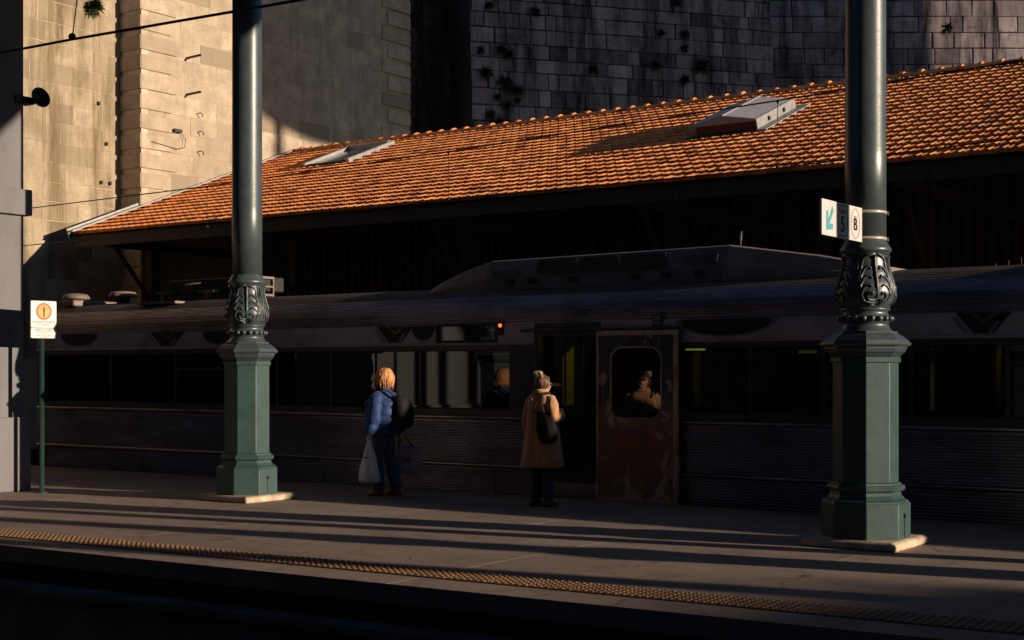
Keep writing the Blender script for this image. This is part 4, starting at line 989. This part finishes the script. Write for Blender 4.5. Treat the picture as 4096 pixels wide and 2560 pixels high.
# ------------------------------------------------------------------ people
def skin_mesh(name, verts, edges, m, sub=2):
    me = bpy.data.meshes.new(name); me.from_pydata([v[:3] for v in verts], edges, []); o = bpy.data.objects.new(name, me); col.objects.link(o)
    o.modifiers.new('skin', 'SKIN'); sv = me.skin_vertices[0].data
    for i, v in enumerate(verts):
        r = v[3]; sv[i].radius = (r, v[4] if len(v) > 4 else r)
    sv[0].use_root = True
    su = o.modifiers.new('sub', 'SUBSURF'); su.levels = su.render_levels = sub
    dg = bpy.context.evaluated_depsgraph_get(); nm = bpy.data.meshes.new_from_object(o.evaluated_get(dg)); bpy.data.objects.remove(o)
    nm.name = name; nm.materials.clear(); nm.materials.append(m)
    nm.polygons.foreach_set('use_smooth', [True]*len(nm.polygons)); return nm
def body(name, root, head_c, arms, legs, headr=.078):
    """one continuous skinned figure; arms: list of (shoulder, elbow, wrist, hand direction), legs: list of (hip, knee, ankle, toe)"""
    V = [(0, 0, .95, .12), (0, 0, 1.12, .12), (0, 0, 1.30, .13), (0, .0, 1.42, .07), (head_c[0]*.5, head_c[1]*.5-.005, head_c[2]-.13, .048)]
    E = [(0, 1), (1, 2), (2, 3), (3, 4)]
    def add(p, r, par): V.append((*p, r)); E.append((par, len(V)-1)); return len(V)-1
    h0 = add((head_c[0], head_c[1]+.01, head_c[2]-.055), .062, 4); h1 = add((head_c[0], head_c[1]-.005, head_c[2]+.01), headr, h0); h2 = add((head_c[0], head_c[1]-.01, head_c[2]+.07), .06, h1)
    add((head_c[0], head_c[1]+.105, head_c[2]-.015), .010, h1)               # nose
    add((head_c[0], head_c[1]+.082, head_c[2]-.075), .018, h0)               # chin
    for s in (-1, 1): add((head_c[0]+s*.088, head_c[1]-.005, head_c[2]-.005), .014, h1)   # ears
    for sh, el, wr, hd in arms:
        a = add(sh, .055, 2); e = add(el, .042, a); w = add(wr, .03, e)
        hd = Vector(hd).normalized(); W = Vector(wr); sd = hd.cross(Vector((1, 0, 0)) if abs(hd.x) < .8 else Vector((0, 1, 0))).normalized()
        pm = add(W+hd*.055, .034, w)
        bend = sd.cross(hd).normalized()
        for k, (off, L) in enumerate(((-.030, .070), (-.010, .08), (.010, .076), (.030, .06))):
            k1 = add(W+hd*.095+sd*off, .0095, pm); k2 = add(W+hd*(.095+L*.5)+sd*off+bend*.012, .0085, k1); add(W+hd*(.095+L*.75)+sd*off+bend*.034, .0075, k2)
        t1 = add(W+hd*.05-sd*.042+bend*.01, .011, pm); add(W+hd*.09-sd*.055+bend*.022, .009, t1)
    for hip, kn, an, toe in legs:
        a = add(hip, .085, 0); k = add(kn, .055, a); n_ = add(an, .04, k); add(toe, .032, n_)
    return link('body', skin_mesh(name, V, E, M['skin']), root)
def limb(root, name, pts, rad, m, n=14, wr=.004, seed=0, parent=None):
    P = [Vector(p) for p in pts]; out = []; rr = []
    for i in range(len(P)-1):
        for k in range(6):
            t = k/6; out.append(P[i].lerp(P[i+1], t)); rr.append(rad[i]+(rad[i+1]-rad[i])*t)
    out.append(P[-1]); rr.append(rad[-1])
    # soften the bends
    for _ in range(3):
        out = [out[0]]+[(out[i-1]+out[i]*2+out[i+1])/4 for i in range(1, len(out)-1)]+[out[-1]]
    b = MB(); b.tube(out, rr, n)
    b.v = [tuple(Vector(v)+Vector((mnoise.noise(Vector(v)*14+Vector((seed, 0, 0))), mnoise.noise(Vector(v)*14+Vector((0, seed, 9))), 0))*wr*2) for v in b.v]
    return b.build(name, m, root)

# --- traveller in the camel coat
w = thing('person', 'person in camel coat with claw-clipped brown hair stepping to the train door', 'person', (-10.15, 14.95, .004), R(-14))
body('coat_person', w, (.02, .01, 1.545), [((-.17, 0, 1.35), (-.25, -.03, 1.08), (-.265, .03, .82), (0, .15, -1)), ((.17, 0, 1.35), (.27, -.05, 1.12), (.17, .17, 1.14), (-.7, .7, .45))],
     [((-.085, 0, .88), (-.09, .03, .48), (-.09, -.02, .09), (-.10, .12, .045)), ((.085, 0, .88), (.09, .03, .48), (.095, .02, .09), (.11, .16, .045))])
def fold(v, a, t):
    f = (1-t)**1.3
    d = (math.sin(a*7+1.3)*.012+math.sin(a*3+.4+v.z*5)*.010)*f+mnoise.noise(v*7)*.012
    c = Vector((math.cos(a), math.sin(a), 0)); return v+c*d
cr = [(.0, .01, .50, .285, .23), (0, .01, .505, .293, .238), (0, .005, .62, .278, .222), (0, 0, .78, .257, .196), (0, 0, .95, .237, .172), (0, 0, 1.08, .222, .155), (0, 0, 1.20, .224, .152), (0, -.005, 1.30, .222, .140), (0, -.008, 1.36, .205, .122), (0, -.008, 1.405, .165, .10), (0, -.005, 1.435, .11, .082), (0, 0, 1.45, .082, .075)]
b = MB(); b.rings(cr, 44, (True, True), fold, p=2.3); b.build('coat', M['camel'], w)
b = MB(); b.rings([(0, 0, 1.425, .098, .088), (0, -.004, 1.45, .088, .082), (0, -.006, 1.475, .080, .076), (0, -.010, 1.482, .086, .082), (0, -.014, 1.462, .105, .098), (0, -.016, 1.43, .128, .108), (0, -.016, 1.424, .122, .102)], 32, (False, False)); b.build('coat_collar', M['camel'], w)
b = MB(); b.tube([(.0, -.170, 1.40-.02), (.0, -.168, 1.2), (.004, -.178, 1.0), (.006, -.197, .8), (.01, -.226, .52)], .0035, 5); b.build('coat_seam', M['camel'], w)
limb(w, 'sleeve', [(-.165, -.003, 1.375), (-.215, -.01, 1.29), (-.262, -.03, 1.08), (-.272, .035, .79)], [.062, .075, .068, .058], M['camel'], seed=1)
limb(w, 'sleeve', [(.165, -.003, 1.375), (.215, -.015, 1.29), (.285, -.06, 1.12), (.175, .17, 1.14)], [.062, .075, .070, .055], M['camel'], seed=2)
for sx, yk, ya in ((-1, .03, -.02), (1, .03, .02)):
    limb(w, 'trouser_leg', [(sx*.085, 0, .9), (sx*.095, yk, .5), (sx*.095, ya, .10)], [.095, .085, .078], M['jeans'], seed=3+sx)
    b = MB(); b.rings([(sx*.1, ya+.03, .0, .045, .125), (sx*.1, ya+.03, .03, .048, .128), (sx*.1, ya+.015, .07, .045, .10), (sx*.097, ya-.01, .11, .042, .06), (sx*.095, ya-.012, .17, .045, .055)], 20); b.build('boot', M['boot'], w)
def hairmesh(root, name, m, rs, wav=.006, n=40, f=9, seed=0, cap=(True, True)):
    def fn(v, a, t): return v+Vector((math.cos(a), math.sin(a), 0))*(math.sin(a*f+v.z*22+seed)*wav*.5+mnoise.noise(v*16+Vector((seed, 0, 0)))*wav*2)
    b = MB(); b.rings(rs, n, cap, fn); return b.build(name, m, root)
H0 = Vector((.02, .01, 1.545))
hr = hairmesh(w, 'hair', M['brown'], [(.02, -.045, 1.475, .05, .045), (.02, -.035, 1.50, .075, .065), (.02, -.022, 1.54, .092, .088), (.02, -.012, 1.58, .098, .102), (.02, -.008, 1.615, .090, .098), (.02, -.008, 1.645, .068, .078), (.02, -.01, 1.662, .03, .035)])
b = MB()
rnd = random.Random(9)
for k in range(26):
    a = rnd.uniform(0, 6.28); r = rnd.uniform(.02, .055); c = Vector((.025, -.055, 1.655))
    b.tube([c+Vector((r*math.cos(a+q*.7), r*.8*math.sin(a+q*.7), -.035+q*.022+rnd.uniform(-.01, .01))) for q in range(5)], [.012, .014, .014, .012, .006], 6)
b.build('hair_bun', M['brown'], hr)
cl = MB()
for s in (-1, 1):
    arc = [(s*.012+.03+.06*math.sin(t)*s*.6, -.105+.02*math.cos(t), 1.615+.085*t/2.6) for t in [i*.26 for i in range(11)]]
    cl.tube(arc, .006, 6)
    cl.tube([Vector(q)+Vector((s*.025, .012, .0)) for q in arc], .005, 6)
    for k in range(0, 11, 2):
        p = Vector(arc[k]); cl.tube([p, p+Vector((s*.028, .01, .006))], .005, 5); cl.tube([p, p+Vector((-s*.022, -.012, .008)), p+Vector((-s*.04, .008, .0))], .0042, 5)
cl.tube([(-.03, -.085, 1.70), (.03, -.09, 1.712), (.085, -.08, 1.69)], .006, 6)
cl.build('hair_clip', M['clip'], hr)
b = MB()
for s in (-1, 1):
    c = Vector((.02+s*.034, .104, 1.545)); pts = [c+Vector((.026*math.cos(t), -.004*abs(math.cos(t)), .021*math.sin(t))) for t in [2*math.pi*i/16 for i in range(17)]]; b.tube(pts, .0022, 5)
    b.tube([(.02+s*.06, .10, 1.552), (.02+s*.09, .01, 1.552)], .002, 5)
b.tube([(.012, .105, 1.55), (.028, .105, 1.55)], .002, 5); b.build('glasses', M['band'], w)
for s in range(5):
    pass
b = MB()
for k in range(7):
    x0 = .10; b.tube([(x0, .03+.01*k, 1.53+.006*k), (x0+.03+.01*k, .05+.012*k, 1.535+.004*k), (x0+.05+.014*k, .075+.012*k, 1.525-.002*k)], [.0016, .0012, .0006], 4)
b.build('loose_hair', M['brown'], hr)
# black shoulder bag
bgx = thing('shoulder_bag', 'slouchy black nylon bag hanging from the shoulder of the camel coat', 'bag', (-10.15, 14.95, .004), R(-14))
def bagfold(v, a, t): return v+Vector((math.cos(a), math.sin(a), 0))*(math.sin(a*5+t*3)*.012*t+mnoise.noise(v*11)*.018)
BM = Matrix.Translation((.085, .03, .0)) @ Matrix.Rotation(R(12), 4, 'Z')
b = MB(); b.rings([(.17, -.215, .80, .03, .02), (.17, -.225, .81, .09, .055), (.165, -.23, .86, .13, .08), (.155, -.235, .95, .145, .085), (.14, -.23, 1.04, .135, .072), (.11, -.215, 1.12, .12, .05), (.085, -.205, 1.17, .115, .028), (.075, -.205, 1.20, .11, .010)], 32, fn=bagfold); b.build('pouch', M['nylon'], bgx, BM)
b = MB(); b.tube([(.055, -.185, 1.19), (.10, -.185, 1.32), (.125, -.13, 1.43), (.135, .0, 1.442), (.155, .11, 1.34)], .013, 6, flat=.3); b.tube([(.235, -.165, 1.17), (.185, -.17, 1.3), (.155, -.13, 1.415), (.155, .0, 1.43), (.165, .11, 1.34)], .012, 6, flat=.3); b.build('strap', M['nylon'], bgx)

# --- blond traveller in the blue puffer jacket
PB = (-12.78, 14.95, .004); AB = math.atan2(.9, .43)
AB = R(100)
m_ = thing('person', 'person with reddish blond hair and blue puffer jacket holding carrier bags', 'person', PB, AB)
body('jacket_person', m_, (.0, .03, 1.62), [((-.19, 0, 1.38), (-.27, -.02, 1.10), (-.285, .05, .86), (0, .1, -1)), ((.19, 0, 1.38), (.25, -.06, 1.10), (.25, -.12, .86), (0, 0, -1))],
     [((-.095, 0, .90), (-.10, .06, .50), (-.10, .02, .09), (-.10, .17, .045)), ((.095, 0, .90), (.10, -.03, .50), (.105, -.14, .10), (.11, .0, .045))])
def quilt(v, a, t):
    q = abs(math.sin((v.z-.84)*math.pi/.125)); d = .022*(q**.5)-.012+mnoise.noise(v*9)*.016
    return v+Vector((math.cos(a), math.sin(a), 0))*d
jr = [(0, .01, .835, .225, .19)]+[(0, .01, .84+i*.0125, .245-.0*i, .205) for i in range(1, 34)]
jr = [(0, .01, .84+i*.0125, .24+.012*math.sin(i*.09)-.0*i if i < 36 else .24-.0105*(i-36), .245 if i < 36 else .245-.0118*(i-36)) for i in range(0, 49)]
b = MB(); b.rings(jr, 40, fn=quilt, p=2.3); b.build('jacket', M['puffer'], m_)
b = MB(); b.rings([(0, .01, 1.42, .125, .11), (0, .015, 1.46, .115, .105), (0, .02, 1.50, .108, .10), (0, .02, 1.515, .098, .09), (0, .02, 1.47, .085, .08)], 28, (False, True), lambda v, a, t: v+Vector((0, 0, mnoise.noise(v*12)*.012))); b.build('jacket_collar', M['puffer'], m_)
def puff_sleeve(pts, rad):
    P = [Vector(p) for p in pts]; out = []; rr = []; N = 54
    for i in range(N+1):
        t = i/N*(len(P)-1); k = min(int(t), len(P)-2); f = t-k; out.append(P[k].lerp(P[k+1], f)); r_ = rad[k]+(rad[k+1]-rad[k])*f
        rr.append(r_*(.90+.14*abs(math.sin(i/N*math.pi*5))**.5))
    for _ in range(4): out = [out[0]]+[(out[i-1]+out[i]*2+out[i+1])/4 for i in range(1, N)]+[out[-1]]
    b = MB(); b.tube(out, rr, 20); b.v = [tuple(Vector(v)+Vector((mnoise.noise(Vector(v)*10), mnoise.noise(Vector(v)*10+Vector((5, 5, 5))), mnoise.noise(Vector(v)*10+Vector((9, 0, 2)))))*.012) for v in b.v]
    b.build('sleeve', M['puffer'], m_)
puff_sleeve([(-.15, -.0, 1.40), (-.215, -.005, 1.33), (-.285, -.025, 1.10), (-.295, .05, .855)], [.06, .098, .092, .075])
puff_sleeve([(.15, -.0, 1.40), (.215, -.005, 1.33), (.265, -.06, 1.10), (.255, -.115, .87)], [.06, .098, .092, .075])
for sx, yk, ya, az in ((-1, .06, .02, 0), (1, -.03, -.14, 0)):
    limb(m_, 'trouser_leg', [(sx*.09, 0, .92), (sx*.10, yk, .5), (sx*.10, ya, .09)], [.11, .088, .085], M['jeansblue'], seed=6+sx)
    b = MB(); b.rings([(sx*.105, ya+.05, .0, .045, .135), (sx*.105, ya+.05, .035, .048, .138), (sx*.105, ya+.03, .07, .044, .10), (sx*.10, ya, .11, .042, .06)], 20); b.build('shoe', M['boot'], m_)
dome = [(0, -.01-.006*math.sin(a), 1.615+.145*math.sin(a), .124*math.cos(a)+.001, .137*math.cos(a)+.001) for a in [R(q) for q in (0, 12, 24, 36, 47, 57, 66, 74, 82, 89)]]
hb_ = hairmesh(m_, 'hair', M['blond'], [(0, -.035, 1.49, .068, .058), (0, -.035, 1.495, .088, .078), (0, -.03, 1.52, .102, .10), (0, -.022, 1.555, .113, .119), (0, -.015, 1.585, .12, .131)]+dome, .010, 48, 15, 3)
b = MB(); rnd = random.Random(12)
for k in range(70):
    a = rnd.uniform(math.pi*.95, math.pi*2.05); r = rnd.uniform(.10, .122); z0 = rnd.uniform(1.58, 1.70)
    b.tube([(r*math.cos(a), -.005+r*math.sin(a), z0), (1.06*r*math.cos(a+.03), -.01+1.04*r*math.sin(a+.03), z0-.07), (1.10*r*math.cos(a), -.012+1.08*r*math.sin(a), 1.485+rnd.uniform(-.03, .03))], [.005, .007, .001], 5)
b.build('hair_locks', M['blond'], hb_)
b = MB()
for k in range(160):
    a = rnd.uniform(0, 6.283); e = rnd.uniform(-.35, 1.3); c = Vector((.122*math.cos(e)*math.cos(a), -.012+.134*math.cos(e)*math.sin(a), 1.615+.142*math.sin(e)))
    t = Vector((-math.sin(a)*rnd.uniform(-.6, .6), math.cos(a)*rnd.uniform(-.6, .6), -1.)).normalized(); nn = (c-Vector((0, -.012, 1.6))).normalized()
    b.tube([c, c+t*.03+nn*.008, c+t*.06+nn*rnd.uniform(.002, .022)], [.003, .0025, .0008], 4)
b.build('stray_hair', M['blond'], hb_)
# backpack
bk = thing('backpack', 'black rounded backpack worn over the blue puffer jacket', 'backpack', PB, AB)
b = MB(); b.rings([(0.02, -.30, .90, .05, .04), (0.02, -.31, .905, .13, .085), (0.02, -.325, .96, .165, .12), (0.02, -.33, 1.08, .172, .128), (0.02, -.325, 1.2, .165, .118), (0.02, -.31, 1.30, .145, .095), (0.02, -.29, 1.355, .10, .06), (0.02, -.28, 1.37, .04, .03)], 30, fn=lambda v, a, t: v+Vector((0, 0, 0))+Vector((math.cos(a), math.sin(a), 0))*mnoise.noise(v*10)*.02, p=2.6); b.build('pack', M['nylon'], bk, Matrix.Translation((0, .035, .02)))
for sx in (-1, 1):
    b = MB(); b.tube([(sx*.10, -.24, 1.36), (sx*.13, -.14, 1.445), (sx*.135, .0, 1.475), (sx*.14, .13, 1.42), (sx*.145, .225, 1.28), (sx*.15, .24, 1.12)], .022, 8, flat=.35); b.build('strap', M['nylon'], bk)
# white carrier bag in the near hand
pbg = thing('plastic_bag', 'crumpled white plastic carrier bag hanging from the hand', 'bag', PB, AB)
def crumple(v, a, t): return v+Vector((math.cos(a), math.sin(a), 0))*((mnoise.noise(v*13)*.03+math.sin(a*6+v.z*4)*.012)*(1-t*.75))+Vector((0, 0, mnoise.noise(v*9)*.012))
b = MB(); b.rings([(-.29, .06, .205, .075, .12), (-.29, .06, .21, .10, .155), (-.29, .06, .28, .105, .155), (-.29, .06, .40, .09, .13), (-.292, .06, .52, .068, .098), (-.294, .06, .62, .045, .065), (-.295, .06, .70, .028, .036), (-.296, .06, .745, .018, .024), (-.296, .06, .775, .022, .03)], 40, fn=crumple); b.build('sack', M['plasticbag'], pbg)
b = MB(); b.tube([(-.28, .04, .76), (-.285, .03, .80), (-.295, .062, .815), (-.30, .09, .80), (-.30, .075, .76)], .010, 6); b.build('handle', M['plasticbag'], pbg)
b = MB()
for k in range(3): b.tube([(-.375+.003*k, .02+.03*k, .52), (-.372+.003*k, .035+.03*k, .55), (-.375+.003*k, .045+.03*k, .525)], .005, 5)
b.build('printed_mark', M['signred'], pbg)
# printed tote in the far hand
tb2 = thing('shopping_tote', 'patterned shopping tote with black handles beside the blue jacket', 'bag', PB, AB)
b = MB(); b.rings([(.24, -.26, .28, .05, .17), (.24, -.26, .285, .06, .18), (.24, -.26, .45, .055, .19), (.24, -.26, .62, .035, .185), (.24, -.26, .68, .012, .18)], 32, fn=lambda v, a, t: v+Vector((math.cos(a), math.sin(a), 0))*mnoise.noise(v*9)*.02, p=4); b.build('sack', M['printbag'], tb2)
b = MB(); b.box(.24-.063, .24-.058, -.33, -.20, .46, .50); b.build('printed_label', M['signred'], tb2)
for xx in (-.015, .015):
    b = MB(); b.tube([(.24+xx, -.32, .67), (.25+xx*.5, -.19, .80), (.25, -.12, .80), (.24+xx, -.08, .67)], .012, 6, flat=.4); b.build('handle', M['nylon'], tb2)
